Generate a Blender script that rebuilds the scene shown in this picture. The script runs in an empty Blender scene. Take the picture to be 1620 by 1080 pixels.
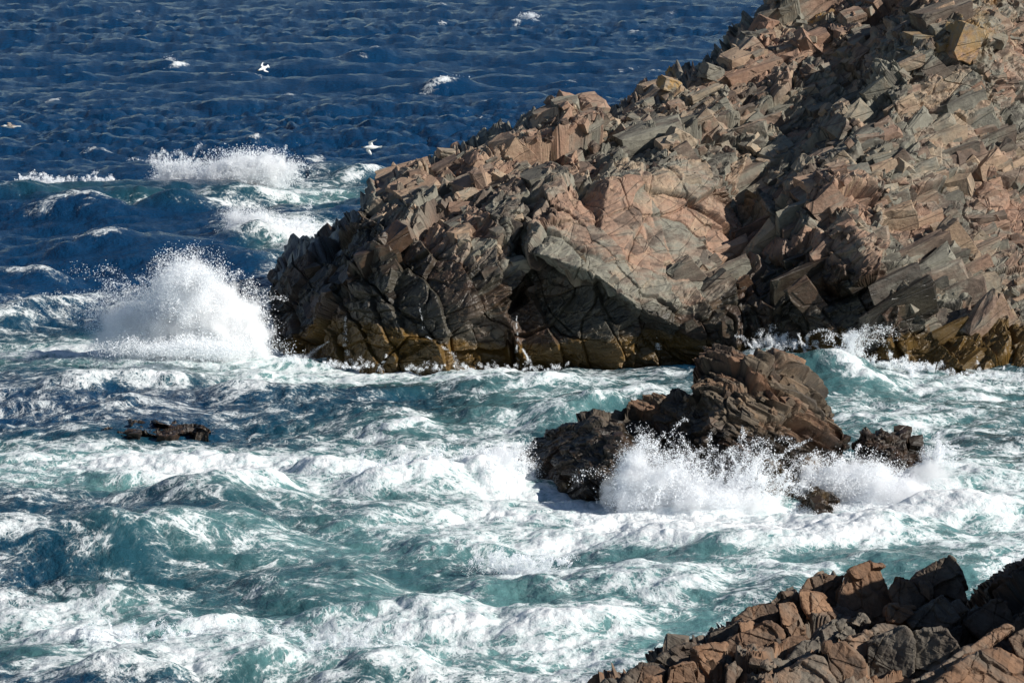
import bpy, bmesh, math, random, time
import numpy as np
from mathutils import Vector, Matrix
from mathutils.geometry import delaunay_2d_cdt
T0 = time.time()
def log(*a): print('[scene]', round(time.time() - T0, 1), *a, flush=True)
random.seed(4); RNG = np.random.default_rng(11)
scene = bpy.context.scene
COL = scene.collection
# ------------------------------------------------------------------ camera
H = 25.0; FPX = 5420.0; PITCH = math.radians(8.29)
cP, sP = math.cos(PITCH), math.sin(PITCH)
def rays(px, py):
    a = (np.asarray(px, float) - 810) / FPX; b = (540 - np.asarray(py, float)) / FPX
    dy = cP + b * sP; dz = -sP + b * cP
    return a / dy, dz / dy
def at(px, py, Y):                       # world point seen at a photo position, Y metres ahead
    rx, rz = rays(px, py)
    Y = np.asarray(Y, float)
    return np.stack([rx * Y, Y + 0 * rx, H + rz * Y], -1)
def depth_at_z(px, py, z=0.0):
    rx, rz = rays(px, py); return (z - H) / rz
def project(P):
    x, y, z = P[..., 0], P[..., 1], P[..., 2] - H
    f = y * cP - z * sP; u = y * sP + z * cP
    return 810 + FPX * x / f, 540 - FPX * u / f
cam = bpy.data.cameras.new('camera'); co = bpy.data.objects.new('camera', cam); COL.objects.link(co)
co.location = (0, 0, H); co.rotation_euler = (math.pi / 2 - PITCH, 0, 0)
cam.sensor_width = 36; cam.lens = 36 * FPX / 1620; cam.clip_start = 1; cam.clip_end = 80000
scene.camera = co
# ------------------------------------------------------------------ light
SUN_DIR = np.array([0.84, -0.29, 0.53]); SUN_DIR /= np.linalg.norm(SUN_DIR)
sl = bpy.data.lights.new('sun', 'SUN'); sl.energy = 5.0; sl.angle = math.radians(0.5); sl.color = (1, .95, .87)
so = bpy.data.objects.new('sun', sl); COL.objects.link(so)
so.rotation_euler = Vector(SUN_DIR).to_track_quat('Z', 'Y').to_euler(); so.location = (60, 20, 90)
w = bpy.data.worlds.new('World'); scene.world = w; w.use_nodes = True
nt = w.node_tree; sky = nt.nodes.new('ShaderNodeTexSky'); sky.sky_type = 'NISHITA'; sky.sun_disc = False
sky.sun_elevation = math.asin(SUN_DIR[2]); sky.sun_rotation = math.atan2(SUN_DIR[0], SUN_DIR[1])
sky.air_density = 1.0; sky.dust_density = 0.0; sky.ozone_density = 1.8; sky.altitude = 1500
nt.links.new(sky.outputs[0], nt.nodes['Background'].inputs[0]); nt.nodes['Background'].inputs[1].default_value = 0.062
scene.view_settings.view_transform = 'Standard'; scene.view_settings.look = 'None'
scene.view_settings.exposure = 0.15; scene.view_settings.gamma = 1
scene.cycles.use_denoising = True
scene.cycles.max_bounces = 16; scene.cycles.volume_bounces = 14; scene.cycles.volume_max_steps = 128; scene.cycles.diffuse_bounces = 5; scene.cycles.transmission_bounces = 6; scene.cycles.glossy_bounces = 3
scene.cycles.transparent_max_bounces = 8
# ------------------------------------------------------------------ noise
def _h(ix, iy, iz, s=0):
    with np.errstate(over='ignore'):
        h = (ix.astype(np.int64).astype(np.uint32) * np.uint32(374761393) + iy.astype(np.int64).astype(np.uint32) * np.uint32(668265263)
             + iz.astype(np.int64).astype(np.uint32) * np.uint32(2147483647) + np.uint32((s * 974634777) & 0xffffffff))
        h = (h ^ (h >> np.uint32(13))) * np.uint32(1274126177); h = (h ^ (h >> np.uint32(16))) * np.uint32(2246822519)
        return h ^ (h >> np.uint32(15))
def _f(h): return (h & np.uint32(0xffffff)).astype(np.float32) / np.float32(16777215)
def noise(P, s=0):                       # value noise -1..1, smooth
    P = np.asarray(P, np.float32); I = np.floor(P); F = P - I; F = F * F * F * (F * (F * 6 - 15) + 10); I = I.astype(np.int32)
    out = 0
    for dx in (0, 1):
        wx = F[..., 0] if dx else 1 - F[..., 0]
        for dy in (0, 1):
            wy = F[..., 1] if dy else 1 - F[..., 1]
            for dz in (0, 1):
                wz = F[..., 2] if dz else 1 - F[..., 2]
                out = out + _f(_h(I[..., 0] + dx, I[..., 1] + dy, I[..., 2] + dz, s)) * (wx * wy * wz)
    return out * 2 - 1
def noise2(P, s=0):
    P = np.asarray(P, np.float32); I = np.floor(P); F = P - I; F = F * F * F * (F * (F * 6 - 15) + 10); I = I.astype(np.int32)
    z = np.zeros(I.shape[:-1], np.int32); out = 0
    for dx in (0, 1):
        wx = F[..., 0] if dx else 1 - F[..., 0]
        for dy in (0, 1):
            wy = F[..., 1] if dy else 1 - F[..., 1]
            out = out + _f(_h(I[..., 0] + dx, I[..., 1] + dy, z, s)) * (wx * wy)
    return out * 2 - 1
def fbm(P, o=4, s=0, fn=noise):
    t = 0; a = 1; n = 0
    for k in range(o):
        t = t + a * fn(P * (2.03 ** k) + 7.3 * k, s + k); n += a; a *= .5
    return t / n
def worley(P, s=0, jit=.9, power=4):
    """nearest jittered site of each point: its hash, the offset from it, and the gap to the second nearest"""
    P = np.asarray(P, np.float32); I = np.floor(P).astype(np.int32)
    n = P.shape[0]; f1 = np.full(n, 9e9, np.float32); f2 = f1.copy(); hid = np.zeros(n, np.uint32); off = np.zeros((n, 3), np.float32); hid2 = hid.copy(); off2 = off.copy()
    for dx in (-1, 0, 1):
        for dy in (-1, 0, 1):
            for dz in (-1, 0, 1):
                ix, iy, iz = I[:, 0] + dx, I[:, 1] + dy, I[:, 2] + dz
                h = _h(ix, iy, iz, s)
                q = np.empty((n, 3), np.float32)
                q[:, 0] = P[:, 0] - ix - .5 - (_f(h) - .5) * jit
                q[:, 1] = P[:, 1] - iy - .5 - (_f(h * np.uint32(747796405) + np.uint32(1)) - .5) * jit
                q[:, 2] = P[:, 2] - iz - .5 - (_f(h * np.uint32(277803737) + np.uint32(7)) - .5) * jit
                d = (np.abs(q) ** power).sum(1) if power != 2 else (q * q).sum(1)
                m = d < f1
                m2 = (d < f2) & ~m; hid2[m] = hid[m]; off2[m] = off[m]; hid2[m2] = h[m2]; off2[m2] = q[m2]
                f2 = np.where(m, f1, np.minimum(f2, d)); f1 = np.where(m, d, f1)
                hid[m] = h[m]; off[m] = q[m]
    ip = 1.0 / power
    return hid, off, f2 ** ip - f1 ** ip, hid2, off2
def sst(a, b, x): t = np.clip((x - a) / (b - a), 0, 1); return t * t * (3 - 2 * t)
def rnd(h, k):
    with np.errstate(over='ignore'):
        v = h * np.uint32(2654435761) + np.uint32((k * 40503 * 2654435 + 17) & 0xffffffff); v = (v ^ (v >> np.uint32(15))) * np.uint32(2246822519); v = v ^ (v >> np.uint32(13))
    return _f(v)
# ------------------------------------------------------------------ mesh helpers
def tag(o, label=None, cat=None, group=None, kind=None):
    if label: o['label'] = label
    if cat: o['category'] = cat
    if group: o['group'] = group
    if kind: o['kind'] = kind
    return o
def link(name, me, mat, parent=None):
    o = bpy.data.objects.new(name, me); COL.objects.link(o)
    if mat: me.materials.append(mat)
    if parent: o.parent = parent
    return o
def mesh_np(name, V, Fq, smooth=False, attrs=None):
    me = bpy.data.meshes.new(name); V = np.ascontiguousarray(V, np.float32); Fq = np.ascontiguousarray(Fq, np.int32)
    k = Fq.shape[1]; me.vertices.add(len(V)); me.vertices.foreach_set('co', V.ravel())
    me.loops.add(Fq.size); me.loops.foreach_set('vertex_index', Fq.ravel())
    me.polygons.add(len(Fq)); me.polygons.foreach_set('loop_start', np.arange(0, Fq.size, k, dtype=np.int32))
    me.polygons.foreach_set('use_smooth', np.full(len(Fq), bool(smooth)))
    for n, a in (attrs or {}).items():
        a = np.ascontiguousarray(a, np.float32)
        if a.ndim == 1: me.attributes.new(n, 'FLOAT', 'POINT').data.foreach_set('value', a)
        else: me.attributes.new(n, 'FLOAT_VECTOR', 'POINT').data.foreach_set('vector', a.ravel())
    me.update(calc_edges=True); return me
def grid_faces(R, C):
    i = np.arange(R * C, dtype=np.int32).reshape(R, C)
    return np.stack([i[:-1, :-1], i[:-1, 1:], i[1:, 1:], i[1:, :-1]], -1).reshape(-1, 4)
# ------------------------------------------------------------------ shader helpers
class NG:
    def __init__(s, name):
        s.m = bpy.data.materials.new(name); s.m.use_nodes = True; s.t = s.m.node_tree; s.t.nodes.clear()
    def n(s, t, **k):
        x = s.t.nodes.new('ShaderNode' + t)
        for a, b in k.items(): setattr(x, a, b)
        return x
    def l(s, a, b): s.t.links.new(a, b)
    def put(s, sock, v):
        if isinstance(v, bpy.types.NodeSocket): s.l(v, sock)
        elif isinstance(v, (tuple, list)) and len(v) == 3 and sock.type == 'RGBA': sock.default_value = (*v, 1)
        else: sock.default_value = v
    def math(s, op, a, b=0.0, c=0.0, clamp=False):
        x = s.n('Math', operation=op, use_clamp=clamp)
        s.put(x.inputs[0], a); s.put(x.inputs[1], b); s.put(x.inputs[2], c); return x.outputs[0]
    def mul(s, a, b): return s.math('MULTIPLY', a, b)
    def add(s, a, b): return s.math('ADD', a, b)
    def attr(s, name, vec=False):
        x = s.n('Attribute', attribute_name=name); return x.outputs['Vector' if vec else 'Fac']
    def mix(s, f, a, b, bt='MIX'):
        x = s.n('Mix', data_type='RGBA', blend_type=bt); s.put(x.inputs[0], f); s.put(x.inputs[6], a); s.put(x.inputs[7], b); return x.outputs[2]
    def ss(s, v, a, b, lo=0.0, hi=1.0):
        x = s.n('MapRange', interpolation_type='SMOOTHSTEP'); s.put(x.inputs[0], v); s.put(x.inputs[1], a); s.put(x.inputs[2], b); s.put(x.inputs[3], lo); s.put(x.inputs[4], hi); return x.outputs[0]
    def noise(s, vec, scale, det=3, rough=.5, dist=0.0, typ='FBM', out=0):
        x = s.n('TexNoise', noise_type=typ); s.put(x.inputs['Vector'], vec); x.inputs['Scale'].default_value = scale; x.inputs['Detail'].default_value = det
        x.inputs['Roughness'].default_value = rough; x.inputs['Distortion'].default_value = dist; return x.outputs[out]
    def vmul(s, v, k):
        x = s.n('VectorMath', operation='MULTIPLY'); s.put(x.inputs[0], v); x.inputs[1].default_value = k; return x.outputs[0]
    def bump(s, h, st, dist, nrm=None):
        x = s.n('Bump'); s.put(x.inputs['Strength'], st); x.inputs['Distance'].default_value = dist; s.put(x.inputs['Height'], h)
        if nrm is not None: s.l(nrm, x.inputs['Normal'])
        return x.outputs[0]
    def out(s, sh): o = s.n('OutputMaterial'); s.l(sh, o.inputs[0]); return s.m
def pset(b, **k):
    for a, v in k.items():
        sock = b.inputs[a.replace('_', ' ')]
        sock.default_value = (*v, 1) if isinstance(v, tuple) and len(v) == 3 and sock.type == 'RGBA' else v

def rock_material(name, grey, pink, dark, tan, wetmul=.25):
    g = NG(name); P = g.n('NewGeometry').outputs['Position']
    jf = g.attr('bed', True)
    t1, t2, wet, alg, lich = (g.attr(k) for k in ('tint', 'tint2', 'wet', 'algae', 'lichen'))
    big = g.noise(P, .22, 4, .6); streak = g.noise(g.vmul(jf, (.25, 1.6, .8)), 1.2, 4, .65); fine = g.noise(P, 5.5, 5, .7); mid = g.noise(P, 1.3, 4, .65)
    f = g.ss(g.add(g.add(g.mul(t1, .5), g.mul(streak, .7)), g.mul(big, .6)), 0.78, 1.08)
    c = g.mix(f, grey, pink)
    c = g.mix(g.mul(g.ss(g.add(g.mul(t2, .55), g.mul(mid, .5)), .56, .86), .8), c, tan)
    c = g.mix(g.mul(g.ss(g.add(g.mul(t2, -.4), streak), .28, .52), .75), c, dark)
    stain = g.ss(g.noise(g.vmul(P, (1, 1, .35)), .8, 5, .7), .52, .7)
    c = g.mix(g.mul(stain, .45), c, dark)
    c = g.mix(1.0, c, g.mix(fine, (.62, .62, .62), (1.36, 1.34, 1.3)), 'MULTIPLY')
    def hair(sc, vs, w):
        v = g.n('TexVoronoi', feature='DISTANCE_TO_EDGE'); g.l(g.vmul(g.mix(.02, jf, g.noise(P, 1.5, 3, .6, 0, 'FBM', 1)), vs), v.inputs['Vector']); v.inputs['Scale'].default_value = sc; return g.ss(v.outputs['Distance'], w, w * .25)
    hl = g.math('MAXIMUM', hair(.7, (.2, 1, 1.2), .022), g.mul(hair(2.2, (.16, .8, 1.3), .03), g.ss(mid, .5, .68)))
    hl = g.mul(hl, g.ss(big, .3, .55, .35, 1))
    c = g.mix(g.mul(hl, .38), c, (.035, .03, .026))
    lic = g.mul(lich, g.ss(g.noise(P, 1.6, 5, .7), .42, .56)); c = g.mix(lic, c, (.42, .23, .045))
    wetn = g.ss(g.add(wet, g.mul(g.add(mid, -.5), .8)), .28, .72)
    wc = g.mix(1.0, c, (wetmul, wetmul * .93, wetmul * .84), 'MULTIPLY')
    c = g.mix(wetn, c, wc)
    al = g.ss(g.add(alg, g.mul(g.add(g.noise(P, .9, 5, .7), -.5), 1.1)), .4, .75)
    c = g.mix(al, c, g.mix(g.noise(P, .5, 3), (.022, .017, .006), (.19, .105, .022)))
    b = g.n('BsdfPrincipled'); g.l(c, b.inputs['Base Color'])
    g.l(g.math('SUBTRACT', .85, g.mul(wetn, .42)), b.inputs['Roughness'])
    bh = g.add(g.mul(fine, .5), g.add(g.mul(mid, .6), g.noise(g.vmul(jf, (.5, 3, 1.5)), 2.2, 4, .6)))
    bh = g.math('SUBTRACT', bh, g.mul(hl, .9))
    g.l(g.bump(bh, .6, .12), b.inputs['Normal'])
    return g.out(b.outputs[0])
M_HEAD = rock_material('headland_rock', (.225, .215, .175), (.325, .20, .14), (.06, .054, .047), (.42, .31, .21))
M_STACK = rock_material('stack_rock', (.13, .10, .07), (.20, .11, .065), (.035, .03, .025), (.26, .17, .10))
M_FORE = rock_material('ledge_rock', (.15, .13, .105), (.18, .098, .054), (.045, .038, .032), (.32, .19, .115))
M_STONE = rock_material('loose_stone', (.22, .205, .165), (.33, .19, .13), (.09, .085, .075), (.40, .31, .22))

# ------------------------------------------------------------------ fractured rock
def make_proto(seed, sub=2):
    rg = np.random.default_rng(seed); pts = []
    for sx in (-.5, .5):
        for sy in (-.5, .5):
            for sz in (-.5, .5):
                p = np.array([sx, sy, sz]) * rg.uniform(.78, 1.08, 3)
                if rg.random() < .38:
                    for k in range(3): q = p.copy(); q[k] *= rg.uniform(.25, .8); pts.append(q)
                else: pts.append(p); pts.append(p * np.array([1, 1, .9])); 
    bm = bmesh.new()
    for p in pts: bm.verts.new(p)
    r = bmesh.ops.convex_hull(bm, input=bm.verts)
    bmesh.ops.delete(bm, geom=[v for v in bm.verts if not v.link_faces], context='VERTS')
    bmesh.ops.triangulate(bm, faces=bm.faces)
    bmesh.ops.subdivide_edges(bm, edges=bm.edges, cuts=sub, use_grid_fill=True); bmesh.ops.triangulate(bm, faces=bm.faces)
    bm.normal_update(); V = np.array([v.co[:] for v in bm.verts]); N = np.array([v.normal[:] for v in bm.verts]); bm.faces.ensure_lookup_table()
    F = np.array([[v.index for v in f.verts] for f in bm.faces]); bm.free()
    d = .05 * noise(V * 3.1 + seed, 5) + .03 * noise(V * 7.3 + seed, 6) - .02
    return (V + N * d[:, None]).astype(np.float64), F
PROTO = [make_proto(i) for i in range(40)]
def frame(dip, strike, roll=0):
    return np.array(Matrix.Rotation(math.radians(strike), 3, 'Z') @ Matrix.Rotation(math.radians(roll), 3, 'X') @ Matrix.Rotation(math.radians(-dip), 3, 'Y')).T
def fracture(P, fr, levels, seed, warp=.25, wall=.16):
    """offset along the surface normal made of tilted blocks bounded by joints; also returns block tints"""
    J = P @ fr.T
    J = J + warp * np.stack([noise(P * .5, seed + 50), noise(P * .5, seed + 51), noise(P * .5, seed + 52)], -1)
    D = np.zeros(len(P)); tints = []
    for i, (L, an, amp, tilt, bias, crack, cd) in enumerate(levels):
        hid, off, gap, hid2, off2 = worley((J / (L * np.array(an))).astype(np.float32), seed + i * 7)
        def plane(hid, off):
            o = (rnd(hid, 1) - .5) * 2 * amp
            gx = bias[0] + (rnd(hid, 2) - .5) * tilt; gy = bias[1] + (rnd(hid, 3) - .5) * tilt; gz = bias[2] + (rnd(hid, 4) - .5) * tilt
            return o + L * (off[:, 0] * gx + off[:, 1] * gy + off[:, 2] * gz)
        wv = .5 + .5 * np.clip(gap * L / wall, 0, 1)
        D += plane(hid, off) * wv + plane(hid2, off2) * (1 - wv) - cd * (1 - sst(0, crack, gap)) * (rnd(hid, 6) > .25)
        tints.append(rnd(hid, 5))
    return D, tints, J
def field(ctrl, x0, x1, y0, y1, step=2.0, blur=2):
    """piecewise planar depth through control points, on a raster"""
    pts = [Vector((c[0], c[1])) for c in ctrl]; val = np.array([c[2] for c in ctrl], float)
    res = delaunay_2d_cdt(pts, [], [], 0, 1e-4)
    vs = np.array([tuple(v) for v in res[0]]); vmap = [o[0] for o in res[3]]; vv = val[vmap]
    xs = np.arange(x0, x1 + step, step); ys = np.arange(y0, y1 + step, step); G = np.full((len(ys), len(xs)), np.nan)
    for f in res[2]:
        a, b, c = vs[f[0]], vs[f[1]], vs[f[2]]
        i0, i1 = np.searchsorted(xs, [min(a[0], b[0], c[0]), max(a[0], b[0], c[0])]); j0, j1 = np.searchsorted(ys, [min(a[1], b[1], c[1]), max(a[1], b[1], c[1])])
        i1 = min(i1 + 1, len(xs)); j1 = min(j1 + 1, len(ys))
        X, Y = np.meshgrid(xs[i0:i1], ys[j0:j1]); d = (b[1] - c[1]) * (a[0] - c[0]) + (c[0] - b[0]) * (a[1] - c[1])
        if abs(d) < 1e-9: continue
        l1 = ((b[1] - c[1]) * (X - c[0]) + (c[0] - b[0]) * (Y - c[1])) / d; l2 = ((c[1] - a[1]) * (X - c[0]) + (a[0] - c[0]) * (Y - c[1])) / d; l3 = 1 - l1 - l2
        m = (l1 > -1e-4) & (l2 > -1e-4) & (l3 > -1e-4)
        G[j0:j1, i0:i1][m] = (l1 * vv[f[0]] + l2 * vv[f[1]] + l3 * vv[f[2]])[m]
    bad = np.isnan(G)
    if bad.any():
        X, Y = np.meshgrid(xs, ys); q = np.stack([X[bad], Y[bad]], -1); best = np.full(len(q), 1e18); w_ = np.zeros(len(q))
        for c in ctrl:
            d = (q[:, 0] - c[0]) ** 2 + (q[:, 1] - c[1]) ** 2; m = d < best; best[m] = d[m]; w_[m] = c[2]
        G[bad] = w_
    def bl(G):
        for _ in range(blur):
            p = np.pad(G, 1, mode='edge'); G = (p[1:-1, 1:-1] * 2 + p[:-2, 1:-1] + p[2:, 1:-1] + p[1:-1, :-2] + p[1:-1, 2:]) / 6
        return G
    G = bl(G)
    def samp(px, py):
        u = np.clip((px - x0) / step, 0, len(xs) - 1.001); v = np.clip((py - y0) / step, 0, len(ys) - 1.001)
        i = u.astype(int); j = v.astype(int); fu = u - i; fv = v - j
        return (G[j, i] * (1 - fu) + G[j, i + 1] * fu) * (1 - fv) + (G[j + 1, i] * (1 - fu) + G[j + 1, i + 1] * fu) * fv
    return samp
def curve(pts):
    p = np.array(pts, float); return lambda x: np.interp(x, p[:, 0], p[:, 1])
def rock(name, top, bot, ctrl, D0, cols, rows, back, fr, levels, seed, mat, ampmap=None, wet=None, algae=None, lichen=None, below=3.0, nback=40, blur=2, rough=.05, up=.0, bend=0.6, nsm=18, wall=.16, blocks=None):
    ft, fb = curve(top), curve(bot)
    ctrl = [(c[0], c[1], (depth_at_z(c[0], c[1], -.2) - D0) if len(c) < 3 or c[2] is None else c[2]) for c in ctrl]
    xs = np.asarray(cols, float); tt = np.linspace(0, 1, rows)
    yb = fb(xs); yt = np.minimum(ft(xs), yb - .5)
    PX = np.broadcast_to(xs, (rows, len(xs))); PY = yb[None] + (yt - yb)[None] * tt[:, None]
    samp = field(ctrl, xs.min() - 4, xs.max() + 4, PY.min() - 4, PY.max() + 4, blur=blur)
    Q = at(PX, PY, D0 + samp(PX, PY)); sl_ = np.linalg.norm(np.diff(Q, axis=0), axis=-1); k_ = np.ones(25) / 25
    sl_ = np.minimum(sl_, np.median(sl_) * 6) + np.median(sl_) * .35
    sl_ = np.apply_along_axis(lambda a: np.convolve(np.pad(a, 12, mode='edge'), k_, 'valid'), 1, sl_) if len(xs) > 60 else sl_
    cum = np.concatenate([np.zeros((1, len(xs))), np.cumsum(sl_, 0)], 0); cum /= cum[-1:]
    PY = np.stack([np.interp(tt, cum[:, i], PY[:, i]) for i in range(len(xs))], 1)
    Fp = at(PX, PY, D0 + samp(PX, PY))
    nb = 8; u = np.linspace(1, 0, nb, endpoint=False)[:, None, None]
    B = np.repeat(Fp[:1], nb, 0).copy(); zb = np.minimum(-below, Fp[0, :, 2] - .2); B[..., 2] = B[..., 2] + (zb[None] - Fp[0, :, 2][None]) * u[..., 0]; B[..., 1] += u[..., 0] * bend
    u = (np.arange(1, nback + 1) / nback)[:, None]
    K = np.repeat(Fp[-1:], nback, 0).copy(); K[..., 1] += back * u ** .8; K[..., 2] += (zb[None] - Fp[-1, :, 2][None]) * u ** 1.6
    G = np.concatenate([B, Fp, K], 0); R, C = G.shape[:2]
    def nrm(G):
        du = np.gradient(G, axis=1); dv = np.gradient(G, axis=0); n = np.cross(du, dv); n /= np.linalg.norm(n, axis=-1, keepdims=True) + 1e-9; return n
    N = nrm(G)
    def box(N, r, ax):
        r = min(r, N.shape[ax] // 3); p = np.pad(N, [(r + 1, r) if k == ax else (0, 0) for k in range(3)], mode='edge').cumsum(ax); n = N.shape[ax]
        return (np.take(p, range(2 * r + 1, 2 * r + 1 + n), ax) - np.take(p, range(0, n), ax)) / (2 * r + 1)
    for _ in range(2): N = box(box(N, nsm, 0), nsm, 1)
    N[..., 2] += up; N /= np.linalg.norm(N, axis=-1, keepdims=True) + 1e-9
    V = G.reshape(-1, 3); Nf = N.reshape(-1, 3)
    Dd, tints, J = fracture(V, fr, levels, seed, wall=wall)
    qx, qy = project(V)
    am = ampmap(qx, qy, V) if ampmap else 1.0
    Dd = Dd * am + rough * fbm(V * 2.2, 4, seed + 90)
    V2 = V + Nf * Dd[:, None]
    z = V2[:, 2]
    at_ = dict(tint=tints[0] * .5 + tints[1] * .5, tint2=tints[min(2, len(tints) - 1)] * .6 + tints[1] * .4, bed=J,
               wet=wet(qx, qy, V2) if wet else 0 * z, algae=algae(qx, qy, V2) if algae else 0 * z, lichen=lichen(qx, qy, V2) if lichen else 0 * z)
    Fa = grid_faces(R, C)
    if blocks:
        ok = np.zeros((R, C), bool); ok[nb:nb + rows + 3] = True; ok = np.flatnonzero(ok.ravel() & (V2[:, 2] > -.3))
        cell = np.linalg.norm(np.cross(np.gradient(G, axis=0), np.gradient(G, axis=1)), axis=-1).ravel()
        VB, FB, AB = [V2], [np.concatenate([Fa[:, [0, 1, 2]], Fa[:, [0, 2, 3]]])], [at_]
        base = len(V2); rg = np.random.default_rng(seed + 500)
        for (num, dens, s0, s1, asp, jit, sink) in blocks:
            wgt = cell[ok] * np.maximum(dens(qx[ok], qy[ok], V2[ok]), 0); wgt = np.minimum(wgt, np.percentile(wgt, 99)); pick = ok[np.searchsorted(np.cumsum(wgt) / wgt.sum(), rg.random(num)).clip(0, len(ok) - 1)]
            for i in pick:
                pv, pf = PROTO[rg.integers(len(PROTO))]; L = s0 * (s1 / s0) ** (rg.random() ** 1.6)
                sz = L * np.array(asp) * rg.uniform(.7, 1.35, 3)
                jit_ = jit * (2.8 if rg.random() < .22 else 1); Rm = fr.T @ np.array(Matrix.Rotation(1.15 if rg.random() < .28 else 0.0, 3, 'Y')) @ np.array(Matrix.Rotation(rg.normal() * jit_, 3, 'X') @ Matrix.Rotation(rg.normal() * jit_, 3, 'Y') @ Matrix.Rotation(rg.normal() * jit_ * 1.3, 3, 'Z'))
                vv = (pv * sz) @ Rm.T; ext = (vv @ Nf[i]).max(); vv = vv + V2[i] - Nf[i] * ext * (sink + rg.uniform(-.3, .25))
                VB.append(vv); FB.append(pf + base); base += len(vv); t = rg.random(2)
                c1 = np.ones(len(vv)); AB.append(dict(tint=c1 * (.6 * t[0] + .4 * at_['tint'][i]), tint2=c1 * t[1], bed=vv @ fr.T, wet=c1 * at_['wet'][i], algae=c1 * at_['algae'][i], lichen=c1 * at_['lichen'][i]))
        V2 = np.concatenate(VB); Fa = np.concatenate(FB); at_ = {k: np.concatenate([a[k] for a in AB]) for k in at_}
    me = mesh_np(name, V2, Fa, False, at_)
    o = link(name, me, mat); log(name, len(V2)); return o, samp
def blobs(L):
    def f(px, py, V=None):
        t = np.zeros(np.shape(px))
        for (x, y, rx, ry, ang, s) in L:
            c, s_ = math.cos(math.radians(ang)), math.sin(math.radians(ang)); dx = px - x; dy = py - y
            u = (dx * c - dy * s_) / rx; v = (dx * s_ + dy * c) / ry
            t = np.maximum(t, s * np.exp(-(u * u + v * v) ** 1.5)) if s > 0 else t
        return t
    return f
# ================================================================== HEADLAND
HTOP = [(424, 462), (430, 450), (455, 425), (500, 395), (540, 365), (572, 335), (580, 308), (592, 293), (620, 275), (655, 250), (690, 237), (706, 240), (740, 230), (800, 207),
        (850, 190), (872, 178), (882, 160), (905, 153), (935, 163), (960, 167), (985, 160), (1010, 140), (1060, 124), (1100, 97), (1125, 102), (1150, 90), (1170, 80), (1180, 58),
        (1200, 36), (1225, 12), (1245, -6), (1300, -40), (1400, -90), (1620, -150), (1950, -230)]
HBOT = [(424, 500), (432, 548), (440, 556), (480, 566), (540, 583), (600, 588), (680, 590), (740, 585), (800, 579), (850, 580), (960, 578), (1060, 573), (1130, 570), (1180, 574),
        (1250, 578), (1340, 582), (1400, 586), (1450, 592), (1520, 598), (1620, 601), (1950, 612)]
HC = [(424, 462, 10), (424, 500, 9), (455, 425, 9), (430, 500, 7.6), (432, 548), (440, 556), (480, 566), (540, 583), (600, 588), (680, 590), (740, 585), (800, 579), (850, 580), (960, 578), (1060, 573), (1130, 570),
      (1180, 574), (1250, 578), (1340, 582), (1400, 586), (1450, 592), (1520, 598), (1620, 601), (1950, 612),
      (500, 395, 9), (480, 470, 5.2), (540, 480, 2.0), (540, 365, 9), (600, 450, 0.3), (600, 350, 4.6), (590, 293, 10), (655, 250, 11), (690, 237, 12),
      (660, 390, .8), (665, 330, 4.2), (680, 480, -1.4), (730, 330, 2.4), (740, 420, -.9), (740, 500, -2.0), (800, 500, -1.2), (798, 410, -.4), (800, 330, 1.8), (700, 300, 8), (760, 270, 8.5), (790, 285, 6), (800, 207, 13),
      (816, 575, 1.2), (819, 480, 2.2), (822, 400, 3.0), (806, 575, -.8), (806, 480, -1.2), (806, 400, 0), (830, 575, -.9), (832, 480, .3), (838, 420, .3),
      (845, 330, 3.6), (840, 398, -1.2), (870, 408, -1.7), (940, 432, -2.0), (1000, 478, -2.2), (868, 425, -.3), (940, 455, -.9), (1000, 498, -1.4), (900, 540, -1.3), (960, 540, -1.7), (1080, 520, -.8), (1150, 510, -.2),
      (872, 340, .9), (960, 292, 3.4), (1050, 280, 5.4), (1120, 300, 6.5), (1160, 300, 7.6), (1165, 400, 4.6), (1100, 440, 1.6), (1050, 380, 2.4), (950, 370, 1.2),
      (1174, 300, 11), (1178, 350, 10), (1172, 405, 6.2), (1196, 300, 8.6), (1194, 380, 5.2), (1188, 430, 2.6), (1180, 490, .6), (1250, 480, -.2),
      (1250, 290, 6.4), (1310, 280, 4.4), (1338, 300, 3.2), (1345, 360, 1.4), (1375, 430, -.4), (1430, 480, -1.4), (1250, 380, 3.2), (1300, 450, .6), (1330, 520, -1.2), (1420, 540, -2.2),
      (1400, 300, 5.4), (1500, 300, 7.2), (1620, 300, 9.2), (1950, 300, 16), (1400, 400, 1.8), (1500, 400, 3.4), (1620, 400, 5.4), (1500, 500, -.4), (1620, 500, .6), (1950, 500, 5),
      (1340, 240, 7.5), (1400, 200, 8.8), (1500, 200, 11), (1620, 200, 13.4), (1440, 100, 12.6), (1480, 40, 14.5), (1545, 60, 14.5), (1570, 100, 14.2), (1620, 80, 18), (1600, 20, 20), (1620, -150, 27), (1950, -230, 40), (1950, 100, 24),
      (1215, 290, 10), (1235, 258, 11.4), (1285, 205, 14.4), (1330, 160, 16.4), (1375, 120, 18), (1400, 60, 20), (1415, 20, 21), (1425, 60, 15.2), (1405, 110, 13.8), (1360, 180, 11.4), (1310, 230, 9.4),
      (1200, 210, 14), (1110, 240, 11), (1250, 130, 17), (1330, 90, 19), (1300, 160, 16.2), (1100, 170, 15), (1160, 140, 17), (1060, 200, 14),
      (880, 160, 15), (905, 153, 15), (960, 167, 15), (1010, 140, 17), (1100, 97, 20), (1170, 80, 22), (1200, 36, 24), (1245, -6, 25), (1300, -40, 27), (1400, -90, 29),
      (850, 250, 9.4), (900, 215, 12), (950, 235, 11), (1000, 220, 12.6), (900, 290, 5.5), (860, 300, 4.6), (1000, 260, 8)]
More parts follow.
